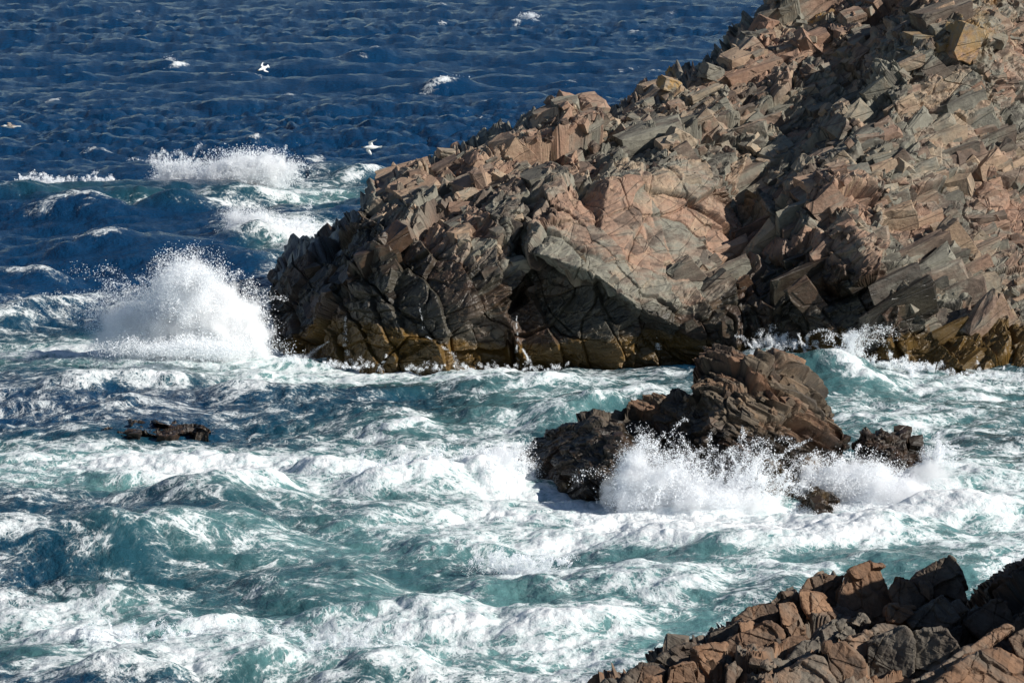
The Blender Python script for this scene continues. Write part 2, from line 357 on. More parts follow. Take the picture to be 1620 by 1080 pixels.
wetline = curve([(420, 300), (560, 320), (640, 370), (700, 395), (800, 440), (850, 440), (930, 445), (1000, 485), (1100, 495), (1180, 440), (1300, 415), (1400, 450), (1450, 510), (1620, 545), (1950, 560)])
def hwet(px, py, V): return sst(-55, 45, py - wetline(px)) + .35 * blobs([(1230, 380, 80, 90, 0, 1)])(px, py)
alg_top = curve([(420, 560), (480, 535), (520, 505), (640, 520), (700, 545), (800, 560), (900, 545), (1040, 535), (1130, 545), (1240, 545), (1320, 520), (1400, 540), (1500, 520), (1620, 515), (1950, 520)])
def halg(px, py, V): return sst(-18, 22, py + 8 - alg_top(px)) * .85 + .35 * sst(2.2, .2, V[:, 2])
def hlich(px, py, V): return blobs([(1525, 65, 34, 26, 20, .75), (1060, 130, 14, 9, 0, 1), (1010, 140, 10, 7, 0, .7), (1300, 15, 20, 8, 0, .8), (1560, -5, 30, 14, 0, .9), (1310, 85, 14, 6, 0, .6)])(px, py)
slab = blobs([(1000, 350, 150, 70, 18, 1), (1100, 400, 90, 60, 0, .9), (1540, 270, 110, 90, 0, .5), (1250, 400, 80, 80, 0, .4), (930, 520, 130, 50, 0, .6), (1030, 380, 150, 80, 20, 1), (720, 480, 80, 70, 0, .6)])
rub = blobs([(1000, 200, 200, 60, 20, 1), (1300, 110, 170, 110, 0, 1), (720, 300, 120, 70, 0, .8), (1450, 60, 120, 60, 0, .8)])
def hamp(px, py, V): return np.clip(1.0 - .76 * slab(px, py) + .5 * rub(px, py), .18, 1.4)
hrub_ = blobs([(1010, 185, 170, 40, 24, 1), (1290, 60, 130, 90, 20, 1), (900, 200, 120, 40, 25, 1), (1430, 40, 110, 70, 0, 1), (1240, 250, 60, 30, 40, .9), (1320, 280, 70, 60, 0, .6), (1400, 330, 60, 120, -30, .5), (1600, 40, 60, 80, 0, .9),
              (760, 290, 100, 30, 25, .9), (650, 300, 60, 40, 30, .7), (830, 250, 60, 40, 0, .9), (1060, 240, 70, 40, 0, .7), (1300, 180, 60, 90, 30, .5), (1480, 430, 120, 60, 0, .35), (1150, 130, 80, 50, 40, 1), (1560, 520, 120, 60, 0, .3), (1200, 200, 100, 70, 20, .45)])
def hrub(x, y): return np.maximum(hrub_(x, y) - 1.2 * sst(.1, .6, slab(x, y)), .0) + .012
hedge = blobs([(740, 370, 90, 60, 0, .8), (600, 420, 60, 60, 0, .7), (1330, 330, 30, 60, 0, .8), (1400, 460, 60, 60, 0, .8), (960, 440, 90, 20, -20, 1), (500, 450, 60, 60, 40, .7), (1560, 500, 90, 60, 0, .6), (1250, 440, 70, 50, 0, .4), (1180, 520, 60, 40, 0, .5)])
plates = blobs([(1520, 280, 140, 150, 0, 1), (1480, 430, 160, 90, 0, 1), (1250, 420, 90, 70, 0, .6), (1120, 440, 80, 60, 0, .5), (1400, 230, 80, 80, 0, .8), (1150, 200, 120, 50, 20, .6), (1600, 540, 90, 50, 0, .6)])
FR = frame(22, 24, 14)
HL = [(5.0, (1.5, .8, .9), .34, .26, (.12, -.04, -.08), .04, .40),
      (2.1, (.75, 2.0, 2.4), .21, .18, (.16, -.03, -.05), .045, .26),
      (.95, (4.2, 3.0, .62), .09, .12, (.03, 0, -.10), .06, .08),
      (.62, (1.5, .9, .8), .05, .55, (.14, -.04, -.08), .08, .04),
      (.26, (1.5, .8, .9), .018, .5, (.1, 0, 0), .1, .0)]
HTOP = [(x, y + (14 if 560 < x < 1215 else 5)) for x, y in HTOP]
cols = np.concatenate([np.arange(424, 1640, 1.0), np.arange(1640, 1950, 5.0)])
head, hs = rock('headland', HTOP, HBOT, HC, 164.0, cols, 660, 40.0, FR, HL, 3, M_HEAD, hamp, hwet, halg, hlich, below=4, wall=.075,
                blocks=[(380, lambda x, y, V: hrub(x, y) - .015, .8, 2.2, (1.5, .9, .75), .09, .82), (1250, lambda x, y, V: hrub(x, y) ** 1.5 * (1 - .6 * sst(700, 560, x)) + .002, .3, 1.0, (1.5, .85, .8), .15, .7), (1700, lambda x, y, V: hrub(x, y) + .008, .1, .42, (1.4, .8, .75), .3, .55),
                        (230, lambda x, y, V: plates(x, y), .5, 2.3, (1.6, .32, 1.0), .07, .35), (140, lambda x, y, V: plates(x, y), .25, .8, (1.5, .4, 1.0), .1, .3),
                        (240, lambda x, y, V: hedge(x, y) * (1 - slab(x, y)), .5, 1.5, (1.0, .8, 1.4), .08, .82)])
tag(head, 'large headland of fractured pinkish grey rock sloping down into the sea', 'headland', kind='structure')
# ================================================================== SEA
def ocean_tile(L, N, wdir, lp, hs, spread, lmin, seed):
    rg = np.random.default_rng(seed); k1 = 2 * np.pi * np.fft.fftfreq(N, L / N); KX, KY = np.meshgrid(k1, k1); K = np.hypot(KX, KY); K[0, 0] = 1e-6
    kp = 2 * np.pi / lp; S = K ** -4.0 * np.exp(-1.25 * (kp / K) ** 2) * np.exp(-(K * lmin / 6.28) ** 2)
    c = (KX * wdir[0] + KY * wdir[1]) / K; S *= np.where(c > 0, np.abs(c) ** spread, .02 * np.abs(c) ** spread) + .015; S[0, 0] = 0
    A = np.sqrt(S) * (rg.normal(size=(N, N)) + 1j * rg.normal(size=(N, N)))
    h = np.fft.ifft2(A).real; s = hs / 4 / h.std(); dx = np.fft.ifft2(-1j * KX / K * A).real * s; dy = np.fft.ifft2(-1j * KY / K * A).real * s
    return (h * s).astype(np.float32), dx.astype(np.float32), dy.astype(np.float32), L, N
def tsamp(T, x, y):
    L, N = T[3], T[4]; u = (x / L * N) % N; v = (y / L * N) % N; i = u.astype(int) % N; j = v.astype(int) % N; fu = (u - np.floor(u)).astype(np.float32); fv = (v - np.floor(v)).astype(np.float32)
    i2 = (i + 1) % N; j2 = (j + 1) % N
    return [(a[j, i] * (1 - fu) + a[j, i2] * fu) * (1 - fv) + (a[j2, i] * (1 - fu) + a[j2, i2] * fu) * fv for a in T[:3]]
pxs = np.concatenate([[-9000, -5000, -2500, -1400, -800, -500], np.arange(-330, 1950, 1.6), [2100, 2400, 3000, 4200, 6500, 10500]])
pys = np.concatenate([[-249.5, -249, -247, -240, -225, -205], np.arange(-180, -20, 2.2), np.arange(-20, 1160, 1.08), [1190, 1240, 1320, 1450, 1700, 2200, 3200]])
PX, PY = np.meshgrid(pxs, pys); SH = PX.shape
Y0 = depth_at_z(PX, PY, 0); P0 = at(PX, PY, Y0); X = P0[..., 0].ravel(); Y = P0[..., 1].ravel(); PXf = PX.ravel(); PYf = PY.ravel()
TA = ocean_tile(173., 2048, (.28, -.96), 24., 1.45, 4, .45, 5); TB = ocean_tile(67., 1024, (.55, -.83), 8.5, .50, 1.5, .3, 8); TC = ocean_tile(41., 1024, (-.1, -1.), 4.0, .36, 1, .25, 12)
far = sst(900, 2500, Y)
def lin(x0, y0, x1, y1, A, wf, wb, foam=.0, ends=.25): return (x0, y0, x1, y1, A, wf, wb, foam, ends)
WAVES = [lin(-260, 300, 70, 296, 1.1, 3., 6, .7), lin(40, 297, 470, 280, 1.9, 3.2, 6, .8), lin(440, 285, 640, 300, 1.2, 3, 5, .5),
         lin(350, 352, 560, 352, 1.5, 2.5, 5, 1.), lin(100, 390, 205, 378, .9, 1.5, 3, .9), lin(-40, 430, 90, 432, .7, 1.5, 3, .7), lin(-60, 492, 120, 470, .8, 1.6, 3, .5),
         lin(-120, 822, 240, 818, 1.7, 2.4, 4, .35), lin(200, 818, 440, 785, 1.6, 2.2, 4, .5), lin(740, 895, 900, 883, 1.25, 1.3, 3, .95), lin(880, 888, 1140, 895, 1.1, 1.6, 3, .5),
         lin(470, 725, 590, 715, .9, 1.3, 2.5, .8), lin(560, 745, 720, 728, 1.1, 1.3, 2.4, .9), lin(590, 645, 700, 636, 1.0, 1.4, 2.5, .8), lin(300, 775, 440, 745, .9, 1.4, 2.5, .6),
         lin(1150, 560, 1330, 556, .95, 2.4, 2.5, 1.2), lin(1310, 560, 1420, 580, .9, 2.2, 2.2, .9), lin(1400, 586, 1560, 604, .4, 2, 2.2, .8), lin(730, 728, 830, 712, 1.2, 1.8, 2.2, 1.), lin(780, 790, 960, 815, .4, 2, 2.2, .8),
         lin(960, 825, 1260, 850, .8, 1.8, 3, 1.), lin(1230, 850, 1500, 820, .8, 1.5, 3, 1.), lin(1480, 730, 1640, 760, .5, 1.8, 3, .6), lin(640, 955, 760, 940, .8, 1.2, 2.2, .6),
         lin(820, 985, 1010, 970, .7, 1.1, 2.2, .7), lin(130, 1020, 300, 1030, .9, 1.3, 2.4, .9), lin(300, 1030, 480, 1000, .8, 1.1, 2.4, .8), lin(60, 890, 190, 930, .7, 1.1, 2.2, .7), lin(180, 925, 290, 975, .5, 1., 2, .7),
         lin(860, 640, 1000, 625, .7, 1.3, 2.4, .6), lin(720, 605, 900, 600, .5, 1.4, 2.2, .6), lin(60, 590, 330, 580, .9, 2, 3, .7), lin(350, 620, 520, 610, .6, 1.6, 2.5, .5), lin(1350, 640, 1600, 660, .6, 2, 3, .4),
         lin(1130, 935, 1290, 905, .7, 1.3, 2.4, .5), lin(560, 1040, 700, 1035, .6, 1, 2, .8), lin(400, 900, 600, 890, .7, 2, 3, .1), lin(640, 850, 800, 840, .6, 1.3, 2.4, .5), lin(500, 975, 660, 960, .6, 1.6, 3, .1),
         lin(820, 30, 860, 24, .9, 1.5, 3, .9, .4), lin(660, 130, 750, 122, 1.1, 2, 4, .9, .4), lin(250, 103, 290, 97, .9, 1.5, 3, .9, .4), lin(560, 92, 630, 86, .6, 1.5, 3, .6, .4), lin(1020, 112, 1080, 100, .7, 1.5, 3, .7, .4), lin(360, 122, 400, 118, .5, 1.5, 3, .5, .4), lin(540, 268, 600, 262, .9, 1.5, 3, .9, .4)]
rg = np.random.default_rng(77)
for _ in range(150):
    py = rg.uniform(560, 1090); px = rg.uniform(-150, 1750); s = 1 + (py - 560) / 500; ln = rg.uniform(40, 110) * s; tl = rg.uniform(-14, 8) * s
    WAVES.append(lin(px, py, px + ln, py + tl, rg.uniform(.12, .42), rg.uniform(.5, 1.1), rg.uniform(1, 2.2), rg.uniform(-.3, .45), .5))
for _ in range(34):
    py = 255 * rg.random() ** 1.2 + 4; px = rg.uniform(-50, 1200); ln = rg.uniform(5, 30) * (1 + py / 200); WAVES.append(lin(px, py, px + ln, py - rg.uniform(0, 4), rg.uniform(.3, .65), 1.4, 2.5, rg.uniform(.45, .9), .45))
h = np.zeros_like(X); crest = np.zeros_like(X); crest_glow = np.zeros_like(X)
wob = .9 * noise2(np.stack([X, Y], -1) * .12, 3) + .7 * noise2(np.stack([X, Y], -1) * .4, 4)
ampn = .85 + .3 * noise2(np.stack([X, Y], -1) * .3, 9)
for (x0, y0, x1, y1, A, wf, wb, fo, en) in WAVES:
    a = at(x0, y0, depth_at_z(x0, y0, A))[:2]; b = at(x1, y1, depth_at_z(x1, y1, A))[:2]; d = b - a; Ln = np.hypot(*d); d /= Ln; n = np.array([d[1], -d[0]])
    m = (np.abs(X - (a[0] + b[0]) / 2) < Ln) & (np.abs(Y - (a[1] + b[1]) / 2) < Ln * .6 + wb * 4)
    xx, yy = X[m], Y[m]; al = ((xx - a[0]) * d[0] + (yy - a[1]) * d[1]) / Ln; pr = (xx - a[0]) * n[0] + (yy - a[1]) * n[1] + wob[m] * min(1, wf * .5)
    sc = Ln and 1
    tp = sst(-en, en, al) * sst(1 + en, 1 - en, al); q = np.where(pr > 0, pr / wf, pr / wb)
    prof = np.exp(-np.abs(q) ** 1.6) * tp; h[m] = np.maximum(h[m], A * (.72 if y0 > 560 else .9) * ampn[m] * prof) + .2 * A * prof
    crest[m] = np.maximum(crest[m], fo * tp * np.exp(-(np.where(pr > .15 * wf, (pr - .15 * wf) / (.55 * wf), (pr - .15 * wf) / (.5 * wb))) ** 2)); crest_glow[m] = np.maximum(crest_glow[m], tp * np.exp(-(pr / (wf * 1.4)) ** 2) * min(1, A))
log('waves')
def soft(L):
    t = np.zeros_like(PXf)
    for (x, y, rx, ry, ang, s) in L:
        c, s_ = math.cos(math.radians(ang)), math.sin(math.radians(ang)); dx = PXf - x; dy = PYf - y; m = (np.abs(dx) < 2.3 * (rx + ry)) & (np.abs(dy) < 2.3 * (ry + rx * abs(s_)))
        u = (dx[m] * c - dy[m] * s_) / rx; v = (dx[m] * s_ + dy[m] * c) / ry; g = s * np.exp(-(u * u + v * v) ** 1.3 * .9); t[m] = np.maximum(t[m], g) + .25 * np.minimum(t[m], g)
    return t
DK = [(190, 845, 270, 32, 0, 1.0), (330, 915, 190, 40, 0, .6), (600, 905, 170, 26, 0, .55), (60, 640, 150, 24, 0, .5), (340, 640, 140, 14, 0, .6), (650, 622, 170, 10, 0, .6), (480, 955, 150, 24, 0, .45), (1010, 645, 120, 16, 0, .45), (1290, 615, 90, 14, 0, .5), (1570, 690, 110, 20, 0, .5), (1100, 880, 90, 12, 0, .7), (930, 878, 120, 8, 0, .6), (430, 690, 60, 12, 0, .4), (740, 640, 110, 14, 0, .4), (780, 975, 120, 10, 0, .4), (1330, 890, 130, 12, 0, .6), (120, 900, 80, 20, 0, .4)]
calm = np.clip(soft(DK), 0, 1)
near = sst(330, 560, PYf)
hA, dxA, dyA = tsamp(TA, X, Y); c30, s30 = math.cos(.5), math.sin(.5)
hB, dxB, dyB = tsamp(TB, X * c30 + Y * s30, -X * s30 + Y * c30); hC, dxC, dyC = tsamp(TC, X, Y)
fade = 1 - far; gA = (1 - .35 * near) * fade; gB = (1 - .42 * near) * (1 - .45 * calm) * fade; gC = (1 - .38 * near) * (1 - .5 * calm) * fade
gust = .85 + .85 * fbm(np.stack([X * .012, Y * .02], -1), 3, 55, noise2); gB = gB * gust; gC = gC * gust
z = h + hA * gA + hB * gB + hC * gC
ch = 1.0
nx = X + ch * (dxA * gA + c30 * dxB * gB - s30 * dxB * 0 + dxC * gC); ny = Y + ch * (dyA * gA + dyB * gB + dyC * gC)
# foam density, laid where the photograph has it
FO = [(300, 560, 300, 34, 0, .78), (560, 600, 300, 24, -3, .72), (60, 500, 130, 30, 10, .5), (200, 545, 260, 22, 0, .62), (290, 500, 130, 60, 0, .55), (420, 520, 90, 70, 0, .75), (50, 575, 110, 25, 0, .45),
      (470, 380, 110, 34, -5, .85), (400, 345, 60, 22, 0, .6), (500, 300, 110, 34, 0, .55), (390, 288, 90, 18, 0, .7), (20, 296, 120, 8, 0, .55), (150, 388, 60, 12, 12, .6), (40, 435, 60, 10, 5, .55), (430, 430, 40, 26, 0, .5), (20, 480, 50, 14, 0, .45),
      (140, 725, 260, 36, 0, .82), (330, 745, 220, 42, -3, .74), (560, 765, 170, 40, 0, .72), (650, 735, 110, 30, 5, .68), (60, 700, 90, 12, 0, .6), (340, 695, 90, 14, 0, .6), (440, 690, 60, 40, 0, .5), (80, 665, 110, 20, 0, .42), (640, 650, 60, 20, 0, .62), (560, 690, 150, 26, 10, .5),
      (480, 830, 160, 30, 0, .62), (650, 830, 160, 40, 0, .6), (790, 760, 90, 60, 30, .9), (900, 800, 110, 34, -10, .85), (1060, 815, 180, 60, 0, 1.05), (1250, 850, 230, 44, 0, 1.0), (1420, 790, 120, 60, 0, 1.05), (1520, 790, 120, 50, 0, .8), (820, 850, 180, 28, 0, .68), (720, 800, 90, 30, 0, .62),
      (1590, 800, 80, 60, 0, .62), (1500, 690, 150, 34, -12, .62), (1420, 650, 90, 24, 0, .52), (1560, 640, 120, 30, 0, .5), (1330, 640, 50, 70, 0, .6), (1280, 560, 120, 22, -8, .75), (1420, 585, 100, 18, -15, .8), (1540, 600, 140, 12, 0, .7), (1600, 690, 60, 30, 0, .5),
      (900, 615, 180, 22, 0, .6), (840, 655, 130, 26, 10, .5), (1010, 610, 100, 22, 0, .55), (760, 590, 130, 10, 0, .65), (960, 585, 220, 8, 0, .5), (600, 586, 150, 10, 0, .75), (780, 690, 90, 24, 0, .52),
      (90, 985, 190, 46, -12, .86), (30, 960, 80, 34, 0, .8), (200, 930, 110, 14, -28, .62), (90, 1060, 120, 30, 0, .6), (330, 1025, 150, 34, 12, .85), (520, 1030, 160, 34, 8, .74), (700, 1020, 180, 44, 0, .72), (900, 1030, 190, 50, 0, .80), (780, 1075, 240, 20, 0, .86), (1000, 985, 140, 40, 0, .66),
      (850, 905, 120, 34, 0, .75), (700, 970, 140, 22, 12, .66), (1010, 915, 120, 30, 0, .6), (1120, 930, 110, 34, 10, .66), (950, 860, 110, 16, 0, .66), (1200, 900, 110, 22, 0, .6), (600, 900, 160, 34, 0, .36), (330, 900, 130, 36, 0, .34), (480, 960, 160, 34, 0, .36), (110, 895, 80, 24, -20, .42),
      (1560, 870, 90, 36, 0, .68), (1600, 900, 70, 30, 0, .72), (1380, 880, 120, 24, 0, .5), (1300, 930, 120, 30, 0, .6), (150, 625, 150, 20, 0, .38), (300, 600, 130, 16, 0, .6), (500, 650, 120, 22, 0, .40)]
XY = np.stack([X, Y], -1)
BAND = soft([(330, 555, 480, 26, 0, .5), (640, 600, 260, 14, 0, .4), (200, 735, 420, 40, 0, .5), (600, 760, 200, 40, 0, .4), (1150, 830, 420, 60, 0, .5), (900, 1030, 300, 50, 0, .35), (1500, 780, 160, 60, 0, .4)])
foam = (soft(FO) * .70 + .15 * BAND) * (1 - .95 * calm)
foam = foam * (1 + .45 * fbm(XY * .16, 3, 21, noise2)) + .10 * fbm(XY * .35, 3, 23, noise2) * near
base = (.26 * sst(480, 640, PYf)) * (1 - .6 * calm) + .05 * sst(300, 480, PYf)
foam = np.maximum(foam, base * (1 + .6 * noise2(XY * .2, 31)))
steep = sst(.55, 1.5, (hA * .7 + hB * 1.3 + hC * 1.3) / .5)
foam = foam + .10 * steep * near
foam = foam + crest * (.36 + .5 * noise2(XY * .5, 41)) * .8 * (1 + .5 * (1 - near))
foam = np.clip(foam, 0, 1.15) * fade
TU = [(500, 305, 150, 34, 0, .75), (240, 318, 330, 20, 0, .55), (460, 380, 110, 40, 0, .6), (300, 560, 400, 40, 0, .75), (600, 600, 320, 30, 0, .6), (150, 735, 320, 46, 0, .8), (480, 760, 260, 60, 0, .7), (900, 640, 240, 60, 0, .5), (1420, 640, 330, 70, 0, .62), (1100, 820, 420, 80, 0, .9), (1500, 780, 200, 90, 0, .8),
      (600, 860, 320, 60, 0, .6), (850, 940, 330, 80, 0, .72), (620, 1030, 420, 60, 0, .85), (1000, 1010, 260, 60, 0, .85), (150, 1000, 260, 60, 0, .6), (350, 860, 300, 70, 0, .42), (1300, 920, 300, 60, 0, .66), (400, 930, 330, 60, 0, .40), (100, 830, 200, 40, 0, .35), (640, 690, 300, 50, 0, .45), (1570, 880, 100, 60, 0, .9)]
turb_glow = np.clip((soft(TU) + .25 * BAND) * (1 - .35 * calm) * (1 + .25 * noise2(XY * .12, 61)) + .12 * crest_glow * near + .2 * near, 0, 1)  # bubbly water by region, plus green painted at crests for light shining through
# thick foam stands proud and is lumpy
thick = sst(.45, .8, foam)
V3 = np.stack([X, Y, 0 * X], -1)
lump = np.abs(noise2(XY * 1.1, 71)) * .5 + np.abs(noise2(XY * 2.6, 72)) * .25 + np.abs(noise2(XY * 6, 73)) * .12
z = z + thick * (.17 * lump * (.5 + .5 * near)) * fade
z = z + near * (.05 * noise2(XY * 1.7, 81) + .03 * noise2(XY * 3.7, 82))
# swirled foam coordinates: carried backwards through an eddying flow
q = XY.copy()
def psi(q): return 1.9 * noise2(q * .11, 101) / .11 * .55 + .8 * noise2(q * .33, 102) / .33 * .6 + .22 * noise2(q * .9, 103) / .9 * .5
for _ in range(5):
    e = .12; dpx = (psi(q + [e, 0]) - psi(q - [e, 0])) / (2 * e); dpy = (psi(q + [0, e]) - psi(q - [0, e])) / (2 * e)
    q = q + .09 * np.stack([dpy, -dpx], -1) * (.3 + .7 * near)[:, None]
fuv = np.stack([q[:, 0], q[:, 1] * 1.05, 0 * X], -1)
flat = np.stack([X, Y, 0 * X], -1)
log('sea fields')
def sea_material():
    g = NG('sea_water'); fo, tu = g.attr('foam'), g.attr('turb_glow'); f = g.attr('fuv', True); P = g.n('NewGeometry').outputs['Position']
    r1 = g.noise(f, .8, 7, .66, .5); r2 = g.noise(f, 3.0, 5, .62, .6)
    rd = lambda v, k=4.6: g.math('SUBTRACT', 1.0, g.math('ABSOLUTE', g.math('MULTIPLY', g.add(v, -.5), k)), clamp=True)
    lace = g.math('MAXIMUM', rd(g.noise(f, 1.25, 3, .6, .5)), g.mul(rd(g.noise(f, 3.1, 3, .62, .6)), .9))
    lace = g.math('MAXIMUM', lace, g.mul(rd(g.noise(f, 7.5, 2, .6, .4)), .74))
    def net(sc, w):
        v = g.n('TexVoronoi', feature='DISTANCE_TO_EDGE'); wv = g.n('VectorMath', operation='ADD'); g.l(f, wv.inputs[0]); g.l(g.vmul(g.noise(f, sc * 1.1, 3, .6, 0, 'FBM', 1), (.75 / sc, .75 / sc, 0)), wv.inputs[1]); g.l(wv.outputs[0], v.inputs['Vector']); v.inputs['Scale'].default_value = sc
        return g.ss(v.outputs['Distance'], w, 0.0)
    nets = g.math('MAXIMUM', net(1.0, .16), g.math('MAXIMUM', g.mul(net(2.3, .18), .9), g.mul(net(5.0, .2), .72)))
    lace = g.add(g.mul(nets, .62), g.mul(lace, .38))
    body = g.add(g.mul(r1, .7), g.mul(r2, .3))
    fld = g.add(g.mul(g.ss(body, .34, .66), .52), g.mul(lace, .48))
    th = g.math('SUBTRACT', 1.0, fo)
    dd = g.math('SUBTRACT', fld, th)
    white = g.ss(dd, -.02, .15); thickf = g.ss(dd, .1, .55)
    fil = g.math('MAXIMUM', net(1.7, .07), g.mul(net(4.2, .10), .8)); fil = g.mul(fil, g.mul(g.ss(r1, .40, .60), g.ss(fo, .16, .46)))
    veil = g.ss(g.math('SUBTRACT', g.add(g.mul(fld, .4), g.mul(r1, .6)), th), -.3, .3)
    deep, teal, aqua = (.0035, .034, .092), (.013, .060, .073), (.17, .35, .345)
    c = g.mix(g.ss(tu, .1, .75), deep, teal); c = g.mix(g.mul(g.ss(tu, .45, 1.0), .5), c, aqua)
    c = g.mix(g.mul(veil, g.add(.10, g.mul(tu, .55))), c, (.33, .55, .545))
    c = g.mix(g.mul(white, g.add(.56, g.mul(thickf, .44))), c, g.mix(g.ss(r2, .35, .6), (.74, .80, .82), (.92, .93, .93)))
    c = g.mix(g.mul(fil, .7), c, (.80, .85, .86))
    rip = g.noise(g.vmul(P, (1, 1.0, 1)), 2.3, 4, .62); rip2 = g.noise(P, 9, 3, .6)
    b = g.n('BsdfPrincipled'); g.l(c, b.inputs['Base Color']); pset(b, IOR=1.33)
    g.l(g.add(.13, g.mul(white, .6)), b.inputs['Roughness']); g.l(g.math('SUBTRACT', .5, g.mul(white, .4)), b.inputs['Specular IOR Level'])
    n1 = g.bump(g.add(rip, g.mul(rip2, .2)), g.ss(tu, .2, .7, .95, .5), .22)
    n2 = g.bump(g.add(white, g.mul(g.noise(f, 7, 4, .7), white)), .4, .05, n1); g.l(n2, b.inputs['Normal'])
    return g.out(b.outputs[0])
M_SEA = sea_material()
z = z - .5 * soft([(690, 592, 300, 16, 0, 1), (1530, 606, 170, 20, 0, 1)])
V = np.stack([nx, ny, z], -1)
me = mesh_np('sea', V, grid_faces(*SH)[:, ::-1], True, dict(foam=foam, turb_glow=turb_glow, fuv=fuv))
sea = link('sea', me, M_SEA); tag(sea, 'rough blue green sea streaked with white foam', 'sea', kind='structure')
log('sea', len(V))
# ================================================================== SEA STACK AND SMALL ROCKS
def colsr(a, b, st=1.0): return np.arange(a, b + .01, st)
STOP = [(826, 736), (838, 715), (850, 700), (872, 686), (900, 671), (920, 664), (940, 655), (965, 655), (985, 656), (1000, 640), (1015, 630), (1035, 622), (1060, 625), (1072, 616), (1085, 617), (1098, 622), (1103, 592), (1110, 572), (1127, 558), (1160, 563), (1200, 571), (1225, 562), (1245, 570), (1260, 580), (1275, 596), (1290, 612), (1302, 630), (1312, 645), (1320, 668), (1328, 690), (1336, 718)]
SBOT = [(826, 740), (845, 760), (870, 782), (900, 790), (985, 806), (1050, 815), (1200, 818), (1240, 800), (1262, 785), (1285, 768), (1310, 745), (1330, 728), (1336, 722)]
SC = [(826, 736, 6.5), (845, 760), (870, 782), (900, 790), (985, 806), (1050, 815), (1200, 818), (1240, 800, -1.6), (1285, 768, .6), (1310, 745, 2.2), (1336, 720, 4),
      (850, 700, 6.4), (900, 671, 4.6), (940, 655, 4), (985, 656, 3.8), (880, 730, 2.2), (940, 700, 1.2), (965, 730, -.6), (984, 700, .4), (988, 780, -2.0), (930, 770, -1.4), (1000, 690, 3.2), (1004, 760, 1.4), (1030, 720, 2.6), (1012, 800, -.4), (1060, 690, 2.8), (1100, 740, .8), (1100, 800, -1.2),
      (1000, 640, 4.5), (1035, 622, 4.7), (1072, 616, 4.8), (1080, 650, 3.2), (1098, 622, 3.4), (1103, 592, 4.2), (1127, 558, 5), (1115, 620, 2.0), (1160, 563, 4.6), (1200, 571, 4.4), (1225, 562, 5.6), (1260, 580, 6), (1290, 612, 6), (1320, 668, 5.4),
      (1150, 640, 1.4), (1200, 630, 1.8), (1250, 640, 2.4), (1290, 670, 3), (1150, 700, .2), (1200, 700, .2), (1250, 710, .6), (1300, 715, 2), (1180, 760, -.8), (1240, 760, -.8), (1270, 740, .3)]
FRS = frame(-34, 20, 10)
SL = [(2.6, (1.9, .8, .7), .10, .22, (.05, -.08, -.22), .06, .24), (1.0, (2.4, .8, .6), .07, .32, (.04, -.08, -.24), .08, .12), (.45, (3.2, .9, .55), .03, .25, (.03, -.05, -.24), .09, .05), (.2, (2.4, .8, .7), .006, .25, (.05, 0, -.1), .1, .0)]
def swet_lit(px, py, V): return .42 + .6 * sst(640, 740, py) - .25 * sst(1050, 1250, px) * sst(760, 640, py)  # wetter low down; top right lightened to paint its faces sunlit
def salg(px, py, V): return .85 * blobs([(1230, 760, 70, 34, -35, 1), (1290, 730, 30, 30, 0, .8), (900, 740, 70, 40, 0, .45), (880, 770, 40, 16, 0, .6)])(px, py)
sblk = lambda x, y, V: blobs([(1180, 600, 110, 60, 0, 1), (1260, 660, 60, 70, 0, .7), (1080, 640, 40, 30, 0, 1), (1150, 680, 100, 60, 0, .4)])(x, y) + .012
stack, _ = rock('sea_stack', STOP, SBOT, SC, 130.0, colsr(826, 1336), 330, 6.5, FRS, SL, 23, M_STACK, lambda x, y, V: .5 + .45 * sst(1050, 1160, x), swet_lit, salg, below=3, nback=60, wall=.06, rough=.03,
                blocks=[(36, sblk, .5, 1.2, (1.8, .7, .55), .08, .86), (60, sblk, .15, .5, (1.7, .7, .6), .15, .7)], bend=1.5)
tag(stack, 'tall dark brown ribbed rock with a peaked top standing in white surf', 'rock')
FRW = frame(-20, 10, 20)
RL = [(1.1, (1.4, .8, .9), .16, .6, (.1, -.05, -.15), .08, .12), (.45, (1.4, .8, .9), .07, .7, (.1, -.05, -.1), .1, .05), (.2, (1.3, .9, .9), .03, .7, (0, 0, 0), .1, .02)]
r2, _ = rock('sea_rock', [(1360, 716), (1364, 704), (1372, 690), (1384, 682), (1396, 678), (1406, 684), (1430, 682), (1450, 690), (1462, 702), (1468, 725), (1474, 755), (1476, 768)],
             [(1360, 722), (1380, 752), (1410, 765), (1440, 776), (1476, 784)], [(1360, 718, 3), (1396, 678, 3), (1430, 682, 3), (1468, 720, 2.6), (1380, 752), (1410, 765), (1440, 776), (1476, 784), (1400, 715, 1.2), (1430, 725, .6), (1380, 715, 1.8), (1450, 740, .8)],
             134.0, colsr(1360, 1476), 110, 4.0, FRW, RL, 31, M_STACK, None, lambda x, y, V: .95 + 0 * x, lambda x, y, V: .25 + 0 * x, below=3, wall=.06,
             blocks=[(40, lambda x, y, V: 1 + 0 * x, .25, .8, (1.2, .8, .8), .3, .6)], nsm=8)
tag(r2, 'small wet black rock with water pouring off its right side beside the tall sea rock', 'rock')
r3, _ = rock('sea_rock', [(1262, 812), (1270, 790), (1285, 770), (1296, 776), (1306, 784), (1318, 780), (1326, 795), (1330, 815)], [(1262, 816), (1300, 824), (1330, 818)],
             [(1262, 815), (1300, 824), (1330, 817), (1270, 790, -2), (1285, 770, -1.5), (1306, 784, -2), (1326, 795, -2), (1295, 800, -3.6)], 130.0, colsr(1262, 1330), 60, 2.5, FRW, RL, 33, M_STACK, None, lambda x, y, V: .9 + 0 * x, lambda x, y, V: .45 + 0 * x, below=2, wall=.05,
             blocks=[(14, lambda x, y, V: 1 + 0 * x, .2, .5, (1.2, .8, .8), .3, .6)], nsm=6)
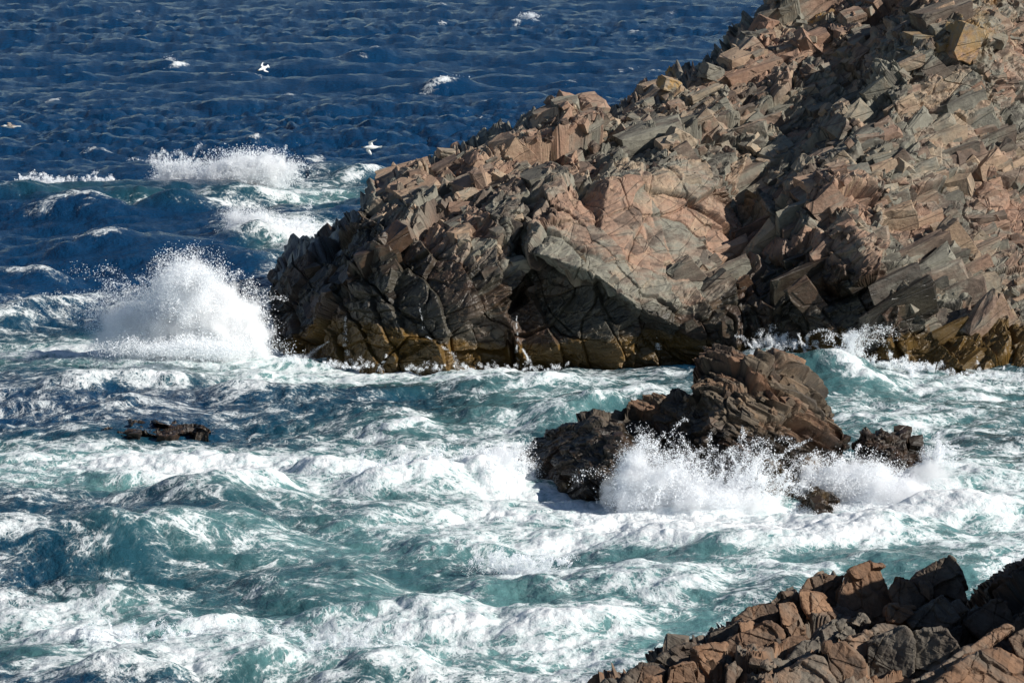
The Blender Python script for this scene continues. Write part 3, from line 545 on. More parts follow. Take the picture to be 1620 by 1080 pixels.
tag(r3, 'low brown rock almost buried in foam at the foot of the tall sea rock', 'rock')
r4, _ = rock('sea_rock', [(165, 690), (185, 682), (205, 678), (232, 681), (245, 677), (262, 679), (290, 680), (318, 684), (330, 690)], [(165, 694), (200, 699), (260, 700), (330, 694)],
             [(165, 692), (200, 699), (260, 700), (330, 693), (185, 682, 2.0), (232, 681, 1.5), (290, 680, 1.5), (245, 690, .2)], 145.0, colsr(165, 330), 40, 3.0, FRW, RL, 35, M_STACK, lambda x, y, V: .5 + 0 * x, lambda x, y, V: 1.5 + 0 * x, lambda x, y, V: .1 + 0 * x, below=2, wall=.05,
             blocks=None, nsm=6)
r4.location.z = .30
tag(r4, 'low wet black rock barely breaking the surface in open water', 'rock')
# ================================================================== LEDGE AT THE FOOT OF THE VIEWPOINT
def gz(pts): return [(900 + x / 2.25, 840 + y / 2.25) for x, y in pts]
FTOP = [(948, 1084), (985, 1072), (1055, 1026), (1115, 1018), (1160, 980), (1230, 958), (1265, 930), (1330, 918), (1400, 915), (1440, 935), (1500, 930), (1528, 955), (1560, 940), (1600, 905), (1640, 880), (1700, 800), (1780, 720), (1900, 690), (2100, 700)]
def fdep(px, py): return 84.0 - (py - 900) / 180 * 9.0
FC = [(x, y, fdep(x, y) + 1.9 - 80) for x, y in FTOP[:-4]] + [(x, 1230, fdep(x, 1230) - 80) for x in (948, 1100, 1250, 1400, 1550, 1700, 2100)] + [(x, 1080, fdep(x, 1080) + 1.2 - 80) for x in (1050, 1200, 1350, 1500, 1620, 1750)] + \
     [(1560, 960, 4.6), (1480, 985, 2.6), (1540, 1000, 3.0), (1430, 1020, 1.6), (1640, 940, 2.4), (1620, 1000, .6), (1700, 800, 1), (1780, 720, -1), (1900, 690, -1.5), (2100, 700, -1), (1800, 900, -3), (2000, 900, 0)]
FRF = frame(-24, -14, 12)
FL = [(2.2, (.8, 1, 1.3), .12, .3, (.12, -.1, -.1), .05, .3), (.9, (.8, 1, 1.3), .06, .4, (.14, -.1, -.1), .07, .12), (.35, (.9, 1, 1.2), .05, .8, (.1, -.05, -.05), .1, .04), (.16, (.9, 1, 1.2), .015, .6, (.1, 0, 0), .1, .0)]
def fwet(px, py, V): return .22 * blobs([(1150, 1010, 160, 60, -25, 1), (1480, 960, 120, 70, 0, 1)])(px, py)
FTOP = [(x, y + (26 if 1150 < x < 1450 else 16 if x < 1600 else 0)) for x, y in FTOP]
fore, fs = rock('rock_ledge', FTOP, [(948, 1086), (985, 1230), (2100, 1230)], FC, 80.0, np.concatenate([colsr(948, 1640, 1.3), np.arange(1645, 2100, 6.)]), 300, 8.0, FRF, FL, 41, M_FORE, None, fwet, None, below=1, wall=.05, nsm=14,
                blocks=[(110, lambda x, y, V: .4 + 0 * x, .3, .8, (.8, .9, 1.3), .18, .6), (500, lambda x, y, V: .6 + 0 * x, .08, .3, (.9, .9, 1.1), .4, .45)])
tag(fore, 'jagged brown ledge of upright jointed rock blocks rising from the bottom of the picture', 'rock ledge')
fore.data.name = 'ledge_bed'
def block(poly, dd, thick, seed, mat=M_FORE, tint=.5, tint2=.5, lean=(0.0, 0.0), vox=.024, label=None, wetv=0.05, rough=1.0):
    """a joint block: its outline in the face plane, extruded back, chamfered, remeshed and weathered"""
    rg = np.random.default_rng(seed); n = len(poly); p = np.array(poly, float)
    cen = p.mean(0); base = fdep(cen[0], cen[1]) + dd
    fr_ = [at(x, y, base + (x - cen[0]) * lean[0] * .015 + (y - cen[1]) * lean[1] * .015 - rg.uniform(0, .12)) for x, y in p]
    c3 = np.mean(fr_, 0); bk = [c3 + (q - c3) * rg.uniform(.78, .98) + np.array([rg.uniform(-.05, .3), thick, -.25 * thick + rg.uniform(-.1, .1)]) for q in fr_]
    bm = bmesh.new(); a = [bm.verts.new(q) for q in fr_]; b = [bm.verts.new(q) for q in bk]
    bm.faces.new(a); bm.faces.new(b[::-1])
    for i in range(n): bm.faces.new([a[i], b[i], b[(i + 1) % n], a[(i + 1) % n]])
    bmesh.ops.recalc_face_normals(bm, faces=bm.faces)
    bmesh.ops.bevel(bm, geom=[e for e in bm.edges], offset=.025, segments=1, affect='EDGES')
    me = bpy.data.meshes.new('b'); bm.to_mesh(me); bm.free(); o = bpy.data.objects.new('b', me); COL.objects.link(o)
    md = o.modifiers.new('r', 'REMESH'); md.mode = 'VOXEL'; md.voxel_size = vox
    dg = bpy.context.evaluated_depsgraph_get(); ev = o.evaluated_get(dg).to_mesh(); ev.calc_loop_triangles()
    V = np.empty(len(ev.vertices) * 3, np.float32); ev.vertices.foreach_get('co', V); V = V.reshape(-1, 3).astype(float); N = np.empty(V.size, np.float32); ev.vertices.foreach_get('normal', N); N = N.reshape(-1, 3)
    F = np.empty(len(ev.loop_triangles) * 3, np.int32); ev.loop_triangles.foreach_get('vertices', F); F = F.reshape(-1, 3)
    bpy.data.objects.remove(o); bpy.data.meshes.remove(me)
    D, t, J = fracture(V, FRF, [(1.0, (.8, 1, 1.4), .035, .16, (.05, -.05, -.03), .03, .05), (.35, (.8, 1, 1.4), .012, .2, (0, 0, 0), .05, .0), (.14, (1, 1, 1.2), .004, .3, (0, 0, 0), .05, .0)], seed, .1, .03)
    D = D * rough + .012 * fbm(V * 3.0, 4, seed)
    V = V + N * D[:, None]; c1 = np.ones(len(V))
    me = mesh_np('block', V, F, False, dict(tint=.75 * tint + .25 * t[0], tint2=.7 * tint2 + .3 * t[1], bed=J, wet=c1 * wetv, algae=0 * c1, lichen=0 * c1))
    o = link('block', me, mat, fore)
    if label: o['label'] = label
    return o
BL = [([(985, 160), (1010, 135), (1060, 112), (1115, 128), (1125, 150), (1150, 260), (1155, 310), (1080, 335), (1000, 340), (955, 300), (962, 210)], 0, 2.2, .85, .45, (.5, -.3)),
      ([(828, 205), (850, 165), (920, 152), (985, 155), (968, 210), (958, 300), (900, 260), (880, 215)], .5, 1.5, .6, .25, (.3, -.2)),
      ([(815, 210), (900, 225), (950, 290), (900, 345), (865, 325), (828, 260)], -.2, 1.4, .85, .9, (.9, -.3)),
      ([(738, 250), (800, 245), (838, 345), (832, 385), (795, 390), (758, 330)], -.1, 1.2, .75, .8, (.6, -.3)),
      ([(712, 262), (760, 220), (815, 212), (850, 290), (872, 330), (842, 372), (800, 250), (740, 252)], .3, 1.1, .5, .5, (.6, -.2)),
      ([(590, 325), (640, 280), (690, 255), (737, 258), (745, 320), (655, 350), (620, 350)], .2, 1.3, .7, .3, (.3, -.4)),
      ([(555, 385), (600, 362), (655, 345), (722, 315), (765, 370), (700, 440), (610, 425), (562, 470)], -.2, 1.4, .8, .35, (.2, -.4)),
      ([(485, 405), (500, 355), (545, 345), (590, 325), (640, 312), (655, 348), (600, 366), (552, 400)], .3, 1.2, .5, .2, (.2, -.3)),
      ([(600, 322), (640, 316), (650, 352), (612, 362)], -.5, .6, .9, .9, (.5, -.4)),
      ([(440, 425), (500, 405), (556, 400), (562, 545), (455, 545)], 0, 1.4, .8, .75, (.5, -.3)),
      ([(350, 480), (440, 458), (462, 545), (345, 545)], -.1, 1.2, .6, .4, (.2, -.3)),
      ([(275, 475), (330, 440), (385, 408), (470, 395), (480, 415), (440, 445), (350, 485), (290, 500)], .4, 1.2, .45, .2, (.2, -.2)),
      ([(180, 545), (215, 505), (250, 480), (310, 475), (345, 500), (330, 545)], .1, 1.2, .55, .35, (.2, -.3)),
      ([(110, 545), (128, 525), (150, 522), (168, 545)], .4, .8, .2, .1, (.2, -.2)),
      ([(250, 530), (280, 510), (305, 515), (300, 548), (250, 548)], -.3, .6, .8, .9, (.3, -.3)),
      ([(1212, 185), (1240, 150), (1355, 83), (1370, 95), (1392, 170), (1414, 245), (1395, 265), (1300, 245), (1280, 200)], .3, 1.0, .55, .1, (-.3, -.3)),
      ([(1135, 210), (1160, 165), (1218, 180), (1265, 240), (1240, 275), (1160, 270)], 0, 1.2, .75, .3, (.3, -.3)),
      ([(1135, 262), (1220, 270), (1240, 290), (1180, 330), (1140, 320)], -.3, .8, .9, .5, (.3, -.3)),
      ([(1240, 180), (1275, 180), (1290, 205), (1285, 250), (1250, 225)], -.3, .7, .5, .5, (.3, -.3)),
      ([(1188, 312), (1260, 270), (1335, 233), (1362, 260), (1392, 310), (1345, 345), (1230, 345)], -.2, 1.6, .2, .2, (-.2, -.6)),
      ([(1060, 410), (1100, 380), (1205, 345), (1235, 400), (1228, 545), (1060, 545)], -.2, 1.8, .25, .15, (-.2, -.2)),
      ([(1225, 360), (1345, 345), (1400, 420), (1380, 470), (1235, 545)], -.4, 1.8, .2, .15, (-.3, -.2)),
      ([(1352, 262), (1378, 240), (1392, 290), (1365, 300)], -.3, .6, .3, .6, (.4, -.3)),
      ([(1400, 330), (1440, 290), (1520, 235), (1560, 250), (1580, 340), (1480, 390)], 1.6, 2, .3, .2, (0, -.3)),
      ([(1490, 215), (1530, 180), (1600, 130), (1680, 90), (1700, 230), (1600, 260), (1520, 250)], 2.6, 2.2, .35, .2, (0, -.2)),
      ([(1218, 535), (1330, 478), (1420, 405), (1480, 378), (1560, 330), (1585, 345), (1480, 420), (1360, 500), (1300, 545)], -1.4, 1.5, .55, .75, (.4, -.8)),
      ([(1300, 545), (1430, 440), (1530, 415), (1580, 440), (1660, 480), (1660, 560), (1300, 560)], -2.0, 1.8, .85, .75, (.5, -.9)),
      ([(1560, 380), (1640, 330), (1700, 360), (1690, 470), (1600, 445)], -1.5, 1.5, .4, .3, (.3, -.6)),
      ([(910, 402), (985, 388), (1045, 455), (1050, 548), (940, 548)], -.3, 1.4, .85, .2, (.3, -.2)),
      ([(988, 382), (1050, 363), (1068, 430), (1040, 462)], -.2, 1.0, .3, .95, (.5, -.3)),
      ([(1050, 360), (1095, 345), (1110, 380), (1070, 405)], .1, 1.0, .3, .8, (.5, -.3)),
      ([(735, 512), (800, 475), (870, 438), (912, 452), (950, 545), (730, 548)], -.2, 1.2, .45, .85, (.3, -.4)),
      ([(755, 482), (830, 390), (890, 383), (884, 430), (800, 470)], 0, .9, .1, .35, (.1, -.5)),
      ([(690, 445), (740, 400), (790, 370), (850, 368), (835, 400), (790, 435), (720, 472)], .1, .9, .75, .6, (.1, -.4)),
      ([(600, 432), (690, 430), (692, 480), (612, 484)], -.3, .8, .9, .5, (.4, -.5)),
      ([(560, 480), (595, 455), (620, 492), (590, 545), (560, 545)], -.2, .8, .6, .3, (.2, -.3)),
      ([(860, 392), (900, 352), (940, 320), (962, 352), (950, 402), (885, 422)], .1, .9, .08, .4, (.3, -.6)),
      ([(940, 370), (985, 340), (1020, 345), (1020, 372), (970, 392)], -.2, .6, .05, .6, (.3, -.6)),
      ([(1000, 330), (1030, 292), (1050, 310), (1035, 342)], -.5, .6, .15, .7, (.3, -.5)),
      ([(950, 325), (975, 315), (990, 340), (960, 350)], -.3, .5, .1, .5, (.3, -.5)),
      ([(690, 472), (730, 462), (740, 488), (700, 496)], -.5, .5, .1, .75, (.3, -.6)),
      ([(1090, 340), (1140, 330), (1180, 335), (1150, 365), (1100, 372)], -.2, .7, .3, .55, (.3, -.5))]
LBL = {0: 'tallest reddish brown block, with a curved mark on its face', 15: 'thin pointed dark slab standing upright', 26: 'pale sunlit slab in the corner'}
for i, (pl, dd, th, t1, t2, ln) in enumerate(BL): block(gz(pl), dd, th, 300 + i, tint=t1, tint2=t2, lean=ln, label=LBL.get(i))
log('ledge blocks')
# ================================================================== SPRAY
def spray_material(name, tr=.5, col=(.525, .53, .535)):
    g = NG(name); d = g.n('BsdfDiffuse'); d.inputs[0].default_value = (*col, 1); t = g.n('BsdfTranslucent'); t.inputs[0].default_value = (*col, 1)
    m = g.n('AddShader'); g.l(d.outputs[0], m.inputs[0]); g.l(t.outputs[0], m.inputs[1]); return g.out(m.outputs[0])
M_SPRAY = spray_material('spray_drops')
TET = np.array([(1, 1, 1), (1, -1, -1), (-1, 1, -1), (-1, -1, 1)]) * .72
OCT = np.array([(1, 0, 0), (-1, 0, 0), (0, 1, 0), (0, -1, 0), (0, 0, 1), (0, 0, -1)], float)
OCF = np.array([(0, 2, 4), (2, 1, 4), (1, 3, 4), (3, 0, 4), (2, 0, 5), (1, 2, 5), (3, 1, 5), (0, 3, 5)])
TEF = np.array([(0, 1, 2), (0, 3, 1), (0, 2, 3), (1, 3, 2)])
def drops(name, P, S, label, cat='splash', stretch=None, group=None):
    rg = np.random.default_rng(len(P)); n = len(P); q = rg.normal(size=(n, 4)); q /= np.linalg.norm(q, axis=1, keepdims=True); w_, x, y, z = q.T
    R = np.stack([1 - 2 * (y * y + z * z), 2 * (x * y - z * w_), 2 * (x * z + y * w_), 2 * (x * y + z * w_), 1 - 2 * (x * x + z * z), 2 * (y * z - x * w_), 2 * (x * z - y * w_), 2 * (y * z + x * w_), 1 - 2 * (x * x + y * y)], -1).reshape(n, 3, 3)
    B, Fb = (TET, TEF); V = np.einsum('nij,kj->nki', R, B) * S[:, None, None] * rg.uniform(.26, .74, (n, 1, 1))
    if stretch is not None: V = V + stretch[:, None, :] * np.sign(np.einsum('nki,ni->nk', V, stretch))[..., None] * .5
    V = (V + P[:, None, :]).reshape(-1, 3); F = (np.arange(n)[:, None, None] * len(B) + Fb[None]).reshape(-1, 3)
    o = link(name, mesh_np(name, V, F, False), M_SPRAY); return tag(o, label, cat, group)
def cloud(n, px, py, Y, rx, rz, ry, seed, s0=.02, s1=.06, cl=.6, zmin=-.1):
    """mist: clumped gaussian lobe round a point"""
    rg = np.random.default_rng(seed); c = at(px, py, Y); P = []; m = 0
    while m < n:
        u = rg.normal(size=(n * 3, 3)); r = np.linalg.norm(u, axis=1, keepdims=True); u = u / np.maximum(r, 1e-6) * np.minimum((np.abs(rg.normal(size=r.shape)) ** .8) * .62, rg.uniform(.75, 1.15, r.shape))
        p = c + u * np.array([rx, ry, rz]); keep = (fbm(p * 1.15, 4, seed) * cl * 1.7 + .45 > rg.random(len(p))) & (p[:, 2] > zmin); P.append(p[keep]); m += keep.sum()
    P = np.concatenate(P)[:n]; S = s0 * (s1 / s0) ** (rg.random(n) ** 2.2); return P, S
def jets(n, nb, px0, py0, px1, py1, Y, vel, spread, seed, T=(.15, 1.0), s0=.018, s1=.07, grow=.35, Yj=.8, g=9.8, z0=.2, lean=(0, 0, 1)):
    """ballistic fingers of water thrown up along a line"""
    rg = np.random.default_rng(seed); P = []; S = []; k = n // nb
    for b in range(nb):
        t = rg.random(); o = at(px0 + (px1 - px0) * t, py0 + (py1 - py0) * t, Y + rg.normal() * Yj * .5); o[2] = max(o[2], z0)
        v = np.array(lean, float) * vel * rg.uniform(.45, 1.1) + rg.normal(size=3) * np.array([spread, spread * .7, spread * .5]) * vel
        tt = rg.uniform(*T) * rg.random(k) ** .6
        p = o + v * tt[:, None]; p[:, 2] -= .5 * g * tt ** 2; p += rg.normal(size=(k, 3)) * (grow * (.12 + tt[:, None] * .5)) * rg.uniform(.3, 1)
        P.append(p); S.append(s0 * (s1 / s0) ** (rg.random(k) ** 2.5))
    P = np.concatenate(P); S = np.concatenate(S); m = P[:, 2] > -.1; return P[m], S[m]
def mist_material():
    g = NG('spray_mist'); tc = g.n('TexCoord').outputs['Object']; P = g.n('NewGeometry').outputs['Position']
    ln = g.n('VectorMath', operation='LENGTH'); g.l(tc, ln.inputs[0]); n1 = g.noise(P, .9, 5, .65, .4)
    edge = g.ss(g.add(ln.outputs['Value'], g.mul(g.add(n1, -.5), 2.0)), .9, .25)
    oi = g.n('ObjectInfo'); d = g.math('MULTIPLY', edge, g.mul(oi.outputs['Alpha'], 28.0))
    v = g.n('VolumePrincipled'); v.inputs['Color'].default_value = (.995, .997, 1, 1); v.inputs['Anisotropy'].default_value = .0; g.l(d, v.inputs['Density'])
    o = g.n('OutputMaterial'); g.l(v.outputs[0], o.inputs['Volume']); return g.m
M_MIST = mist_material()
def mist(parent, *lobes):
    for (px, py, Y, rx, rz, ry, den) in lobes:
        bm = bmesh.new(); bmesh.ops.create_icosphere(bm, subdivisions=3, radius=1.0); me = bpy.data.meshes.new('mist'); bm.to_mesh(me); bm.free()
        o = link('mist', me, M_MIST, parent); o.location = at(px, py, Y); o.scale = (rx, ry, rz); o.color = (1, 1, 1, den / 10)
def cat_(*L): return np.concatenate([a for a, b in L]), np.concatenate([b for a, b in L])
P, S = cat_(cloud(74520, 318, 515, 165, 3.6, 2.6, 1.8, 1), cloud(42120, 362, 530, 165, 2.2, 2.2, 1.5, 2), cloud(35640, 300, 450, 163, 2.2, 2.0, 1.4, 3), cloud(24000, 205, 505, 165, 2.4, 1.6, 1.5, 4, .018, .035), jets(68040, 260, 245, 560, 385, 556, 165.5, 7.8, .20, 5, (.2, 1.3), lean=(-.28, 0, 1)), cloud(25920, 300, 550, 162, 5, .7, 1.6, 6))
mist(drops('spray_plume', P, S, 'tall white plume of spray bursting against the left tip of the headland'), (325,510,165,3.0,2.4,1.8,1.6),(365,525,165,2.3,2.4,1.6,2.2),(295,465,165,1.9,1.9,1.4,2.2),(235,530,165,3.2,1.4,1.5,1.2),(395,545,165,1.3,1.2,1,1.6),(310,440,165,1.0,1.2,.9,1.4),(270,545,165,4.5,.7,1.6,1.2),(205,515,165.5,2.3,1.2,1.4,.8))
P, S = cat_(cloud(35640, 390, 272, 249, 4.6, 1.9, 1.6, 11, .03, .08), cloud(14580, 350, 285, 249, 3, 1.2, 1.5, 12, .03, .08), jets(25920, 140, 345, 292, 450, 285, 249, 5.6, .25, 13, (.2, 1.0), .026, .08, lean=(.15, 0, 1)))
mist(drops('spray_plume', P, S, 'broad white burst of spray on the crest of the offshore breaker'), (390,275,249,4.0,1.6,1.6,1.2),(430,270,249,2,1.5,1.3,1.2),(350,282,249,2.2,1.2,1.3,1.2))
P, S = cat_(cloud(11340, 280, 283, 250, 2.2, 1.6, 1.2, 15, .03, .08), jets(16200, 90, 245, 296, 305, 292, 250, 6.0, .25, 16, (.2, 1.0), .026, .08))
mist(drops('spray_plume', P, S, 'smaller pointed splash left of the broad burst on the offshore breaker'), (283,285,250,1.6,1.4,1.1,1.2))
P, S = cat_(jets(14580, 90, 30, 305, 85, 300, 246, 4.0, .3, 18, (.1, .7), .026, .08), jets(11340, 60, 80, 296, 190, 292, 249, 3.2, .3, 19, (.1, .6), .026, .06))
drops('spray_plume', P, S, 'low splash at the far left end of the offshore breaker')
P, S = cat_(cloud(25920, 405, 365, 214, 2.2, 1.5, 1.5, 21, .025, .07), cloud(22680, 460, 372, 213, 4.4, 1.0, 1.6, 22, .025, .06), jets(19440, 100, 375, 380, 500, 378, 214, 4.6, .3, 23, (.15, .8), .025, .07), cloud(8100, 370, 350, 216, 1.2, 1.2, 1, 24, .022, .05))
mist(drops('spray_plume', P, S, 'white breaker throwing spray just behind the left slope of the headland'), (405,366,214,1.9,1.3,1.3,1.4),(460,375,213,3.8,.9,1.4,1.4),(520,378,213,3,.7,1.2,.8))
P, S = cat_(jets(68040, 300, 990, 806, 1235, 806, 127.3, 6.3, .22, 31, (.1, 1.0), .014, .05, .30, lean=(.12, .05, 1)), cloud(32400, 1040, 775, 127.2, 2.2, 1.6, 1.0, 32, .016, .045), cloud(21060, 1010, 750, 127.6, 1.0, 1.8, .8, 33, .016, .045), cloud(25920, 1130, 790, 126.8, 2.6, 1.1, 1.0, 34, .016, .045))
mist(drops('spray_plume', P, S, 'fan of white spray shattering up the front of the tall sea rock'), (1030,780,127.2,2.0,1.4,.9,2.2),(1005,750,127.5,.7,1.4,.7,1.4),(1120,795,126.8,2.4,.9,.9,2.2),(1200,805,126.9,1.6,.6,.8,1.8))
P, S = cat_(jets(42120, 200, 1270, 800, 1350, 770, 129.5, 4.6, .22, 41, (.15, .9), .016, .05, .3), cloud(42120, 1360, 770, 129, 2.2, 1.5, 1.2, 42, .016, .045), cloud(32400, 1420, 790, 128, 2.4, 1.1, 1.2, 43, .016, .045), jets(14580, 80, 1460, 780, 1490, 720, 133, 4.2, .22, 44, (.1, .7), .016, .045), cloud(19440, 1330, 830, 127, 3, .7, 1.2, 45, .016, .045))
mist(drops('spray_plume', P, S, 'thick white splash between the tall sea rock and the small black rock'), (1360,775,129,1.9,1.2,1.1,2.2),(1420,790,128,2.0,1.0,1.1,2.2),(1320,825,127.3,2.4,.6,1,1.6),(1480,760,131,1.4,.9,1,1.2))
P, S = cat_(cloud(25920, 785, 745, 133, 1.8, 1.1, 1.2, 51, .016, .05), jets(19440, 110, 745, 770, 830, 760, 132.5, 4.6, .25, 52, (.1, .8), .016, .05))
mist(drops('spray_plume', P, S, 'rounded burst of foam at the left end of the tall sea rock'), (785,745,133,1.5,1.0,1.1,2.4))
P, S = cat_(jets(19440, 100, 560, 775, 710, 745, 131.5, 3.8, .3, 61, (.1, .7), .016, .05), cloud(12960, 640, 750, 131.8, 2.2, .7, 1, 62, .016, .04))
mist(drops('spray_plume', P, S, 'crumbling white crest in the open water left of the tall sea rock'), (640,752,131.8,1.9,.6,.9,1.0))
P, S = cat_(jets(12960, 80, 1180, 552, 1320, 552, 163.8, 3.6, .3, 65, (.1, .6), .018, .05), jets(11340, 40, 1325, 562, 1365, 570, 161, 5.0, .3, 66, (.1, .8), .018, .055), jets(9720, 60, 1370, 575, 1480, 592, 160.5, 2.8, .3, 67, (.1, .5), .018, .05))
drops('spray_plume', P, S, 'surf splashing along the headland foot behind the tall sea rock')
P, S = cat_(jets(14580, 80, 130, 1045, 460, 1020, 105.5, 3.0, .35, 71, (.05, .5), .012, .035), jets(9720, 60, 480, 1060, 640, 1050, 103.5, 3.4, .3, 72, (.1, .6), .012, .035))
drops('spray_plume', P, S, 'ragged foam crest at the bottom left of the picture')
P, S = cat_(jets(14580, 90, 745, 915, 900, 905, 116.5, 2.6, .35, 75, (.05, .45), .012, .036), cloud(8100, 830, 905, 116.5, 1.6, .35, .6, 76, .012, .03))
drops('spray_plume', P, S, 'curling white crest of the green wave below the tall sea rock')
P, S = cat_(cloud(810, 836, 25, 470, 1.6, .6, 1, 81, .06, .14), cloud(810, 715, 126, 360, 2.0, .5, 1, 82, .05, .12), cloud(648, 268, 98, 380, 1.0, .8, 1, 83, .05, .12))
drops('whitecap', P, S, 'small whitecaps flicking spray on the dark open sea near the top', 'whitecap')
def trickles(lines, n, seed):
    rg = np.random.default_rng(seed); P = []; S = []
    for (w_, pts) in lines:
        p = np.array(pts, float); t = rg.random(n); i = np.interp(t, [0, 1], [0, len(p) - 1]); px = np.interp(i, range(len(p)), p[:, 0]); py = np.interp(i, range(len(p)), p[:, 1])
        t2 = fbm(np.stack([py * .22, 0 * py + w_ * 7 + pts[0][0], 0 * py], -1), 2, seed); px = px + rg.normal(size=n) * w_ * 1.1 * (.35 + t) + 1.2 * np.sin(py * .13 + pts[0][0]) + 40 * np.maximum(0, -t2 - .02) * 0; k = t2 > -.12; px, py = px[k], py[k]; n_ = k.sum(); d = 164.0 + hs(px, py) - .28 - rg.random(n_) * .25; P.append(at(px, py, d)); S.append(rg.uniform(.012, .03, n_))
    return np.concatenate(P), np.concatenate(S)
P, S = cat_(jets(6000, 60, 445, 570, 600, 592, 161.5, 2.4, .35, 93, (.05, .4), .014, .035), jets(4800, 60, 640, 592, 900, 584, 161, 2.0, .35, 94, (.05, .35), .014, .035), jets(3600, 40, 1440, 596, 1620, 604, 158.8, 2.2, .35, 95, (.05, .35), .014, .035))
drops('spray_plume', P, S, 'low fringe of wash breaking along the left foot of the headland')
RT = np.random.default_rng(5)
P, S = trickles([(1.6, [(664, 470), (668, 520), (676, 535), (690, 560), (689, 590)]), (2.2, [(676, 532), (700, 548), (715, 560), (730, 586)]), (2.4, [(548, 500), (545, 545), (556, 570), (566, 588)]), (1.0, [(818, 500), (818, 540), (818, 582)]), (1.3, [(826, 548), (838, 576)]),
                 (2.0, [(612, 560), (604, 575), (600, 588)]), (2.0, [(470, 548), (452, 556), (440, 566)]), (2.5, [(520, 540), (495, 555), (480, 570)]), (1.6, [(1040, 534), (1043, 553)]), (1.5, [(1546, 560), (1550, 600)]), (1.3, [(1590, 575), (1580, 602)]), (2, [(1490, 570), (1500, 600)])], 520, 91)
tag(drops('runoff_water', P, S * .42, 'white trickles of water running down the wet foot of the headland', 'water', np.stack([RT.normal(size=len(P)) * .01, 0 * S, -RT.uniform(.01, .07, len(P))], -1)), kind='stuff')
log('spray')
# ================================================================== GULLS
def gull_material(name, back, tip):
    g = NG(name); sp, up_ = g.attr('span'), g.n('SeparateXYZ'); g.l(g.n('NewGeometry').outputs['Normal'], up_.inputs[0])
    c = g.mix(g.attr('back'), (.82, .82, .80), back); c = g.mix(g.ss(sp, .86, .93), c, tip); c = g.mix(g.attr('bill'), c, (.5, .33, .05))
    b = g.n('BsdfPrincipled'); g.l(c, b.inputs['Base Color']); pset(b, Roughness=.8); return g.out(b.outputs[0])
def gull(px, py, Y, heading, bank, pitch, flap, span, mat, label, fold=0.0):
    """one bird: lofted body with head, bill and fanned tail, two cambered wings with a wrist bend, one welded mesh"""
    V, F, A = [], [], []
    prof = [(-.50, .002, .003, 0), (-.46, .012, .012, -.004), (-.40, .022, .022, 0), (-.36, .042, .044, .006), (-.31, .052, .054, .012), (-.26, .045, .046, .008), (-.20, .062, .062, 0), (-.10, .086, .084, -.006), (.02, .090, .082, -.008), (.14, .070, .060, -.002), (.24, .046, .034, .006), (.30, .045, .016, .010), (.42, .085, .007, .012), (.44, .080, .004, .012)]
    n = 14
    for (x, ry, rz, z) in prof:
        for k in range(n):
            a = 2 * math.pi * k / n; V.append((x, ry * math.cos(a), z + rz * math.sin(a))); A.append((0, 1.0 if (math.sin(a) > .3 and -.18 < x < .26) else 0, 1.0 if x < -.41 else 0))
    for i in range(len(prof) - 1):
        for k in range(n): F.append((i * n + k, i * n + (k + 1) % n, (i + 1) * n + (k + 1) % n, (i + 1) * n + k))
    hs = span / 2
    for sgn in (1, -1):
        st = 16; base = len(V)
        for i in range(st + 1):
            t = i / st; y = .04 + (hs - .04) * t * (1 - .18 * fold * t)
            lead = -.13 - .10 * math.sin(min(1, t / .45) * math.pi / 2) + (.0 if t < .45 else (.30 + .22 * fold) * ((t - .45) / .55) ** 1.3)
            chord = .20 * (1 - .15 * t) if t < .5 else .185 * (1 - ((t - .5) / .5) ** 2.2) + .012
            zz = flap * .26 * math.sin(min(t, .45) / .45 * math.pi / 2) * hs - max(0, t - .45) * (.35 * flap + .12) * hs * (1 if flap > 0 else -1.6)
            for (cx, cz) in ((0, 0), (.25, .022), (.6, .016), (1, 0), (.6, -.004), (.25, -.006)):
                V.append((lead + cx * chord, sgn * y, .03 + zz + cz * (1 - .6 * t))); A.append((t, 1.0 if cz >= 0 and t < .97 else .0, 0))
        for i in range(st):
            for k in range(6):
                a, b, c, d = base + i * 6 + k, base + i * 6 + (k + 1) % 6, base + (i + 1) * 6 + (k + 1) % 6, base + (i + 1) * 6 + k
                F.append((a, b, c, d) if sgn > 0 else (d, c, b, a))
        F.append(tuple(base + st * 6 + k for k in range(4)) if sgn > 0 else tuple(base + st * 6 + k for k in (3, 2, 1, 0)))
    A = np.array(A); me = mesh_np('gull', np.array(V), np.array(F), True, dict(span=A[:, 0], back=A[:, 1], bill=A[:, 2]))
    o = link('gull', me, mat); o.location = at(px, py, Y); o.rotation_euler = (math.radians(bank), math.radians(pitch), math.radians(heading)); return tag(o, label, 'gull')
M_GULL = gull_material('gull_white', (.72, .73, .74), (.60, .60, .60)); M_JUV = gull_material('gull_brown', (.30, .25, .21), (.10, .085, .075))
gull(589, 233, 150, 18, -42, 2, .25, 1.15, M_GULL, 'white gull gliding with spread wings above the left slope of the headland')
gull(417, 108, 165, 60, 62, -10, .7, .6, M_GULL, 'small white gull banking steeply over the dark open sea', .4)
gull(18, 200, 160, 8, 8, 2, .6, 1.1, M_JUV, 'mottled brown and white gull flying low at the far left edge', .3)
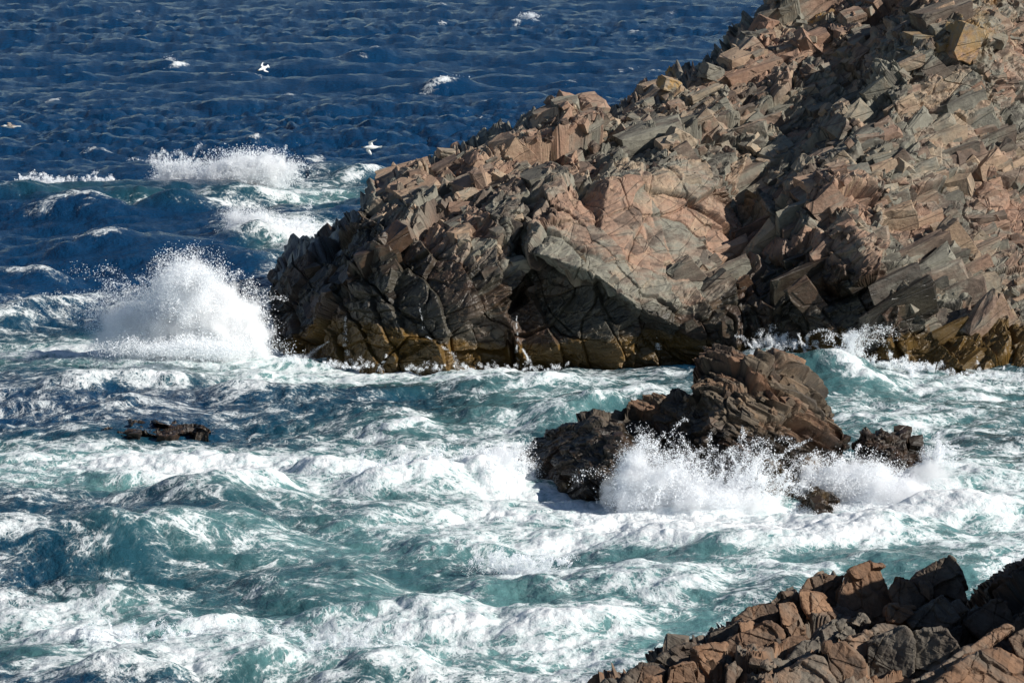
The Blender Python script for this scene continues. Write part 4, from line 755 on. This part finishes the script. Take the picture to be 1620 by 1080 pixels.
# ================================================================== LOOSE STONES ON THE HEADLAND
def stone(px, py, size, rot, seed, label, lich=0.0, t1=.4, t2=.8):
    pv, pf = make_proto(700 + seed, 4); v = pv * np.array(size); R = np.array((Matrix.Rotation(rot[2], 3, 'Z') @ Matrix.Rotation(rot[1], 3, 'Y') @ Matrix.Rotation(rot[0], 3, 'X')))
    v = v @ R.T; d = 164.0 + float(hs(np.array([px]), np.array([py]))[0]); c = at(px, py, d) + np.array([0, -.28, -.05]) * max(size)
    v0 = v + c; c1 = np.ones(len(v)); me = mesh_np('loose_boulder', v, pf, False, dict(tint=c1 * t1 + .1 * noise(v * 2, seed), tint2=c1 * t2, bed=v0 @ FR.T, wet=c1 * 0, algae=c1 * 0, lichen=c1 * lich))
    o = link('loose_boulder', me, M_STONE); o.location = c; return tag(o, label, 'boulder')
stone(1087, 284, (1.25, 1.0, .5), (.1, -.15, .3), 1, 'pale flat wedge of loose rock lying on the upper edge of the big smooth slab', t1=.35, t2=1.)
stone(1058, 131, (1.1, 1.0, .7), (.2, .3, .5), 2, 'skyline boulder with a bright orange lichen patch', .62)
stone(903, 165, (1.7, 1.3, 1.2), (.3, .4, .2), 3, 'broad peaked boulder on the lower skyline', 0, .65, .5)
stone(1177, 72, (.7, .8, 1.9), (.1, .25, .4), 4, 'dark upright boulder leaning on the steep skyline step', 0, .2, .05)
stone(706, 241, (.9, .8, .5), (.2, .1, .2), 5, 'small pale boulder perched lowest on the skyline', 0, .3, .9)
stone(1072, 226, (1.5, 1.2, 1.5), (.2, .5, .4), 6, 'tan block split by a sunlit edge above the big smooth slab', 0, .4, .95)
stone(1210, 40, (1.2, 1.1, 1.2), (.4, .2, .8), 7, 'reddish boulder high on the skyline near the top of the picture', 0, .9, .4)
stone(1525, 62, (1.5, 1.2, 2.0), (.1, .35, .3), 8, 'tall boulder stained orange with lichen near the upper right corner', .5, .5, .7)
stone(1125, 112, (1.2, 1.1, .9), (.1, .3, .5), 9, 'grey boulder at the top of the long skyline slope', 0, .15, .55)
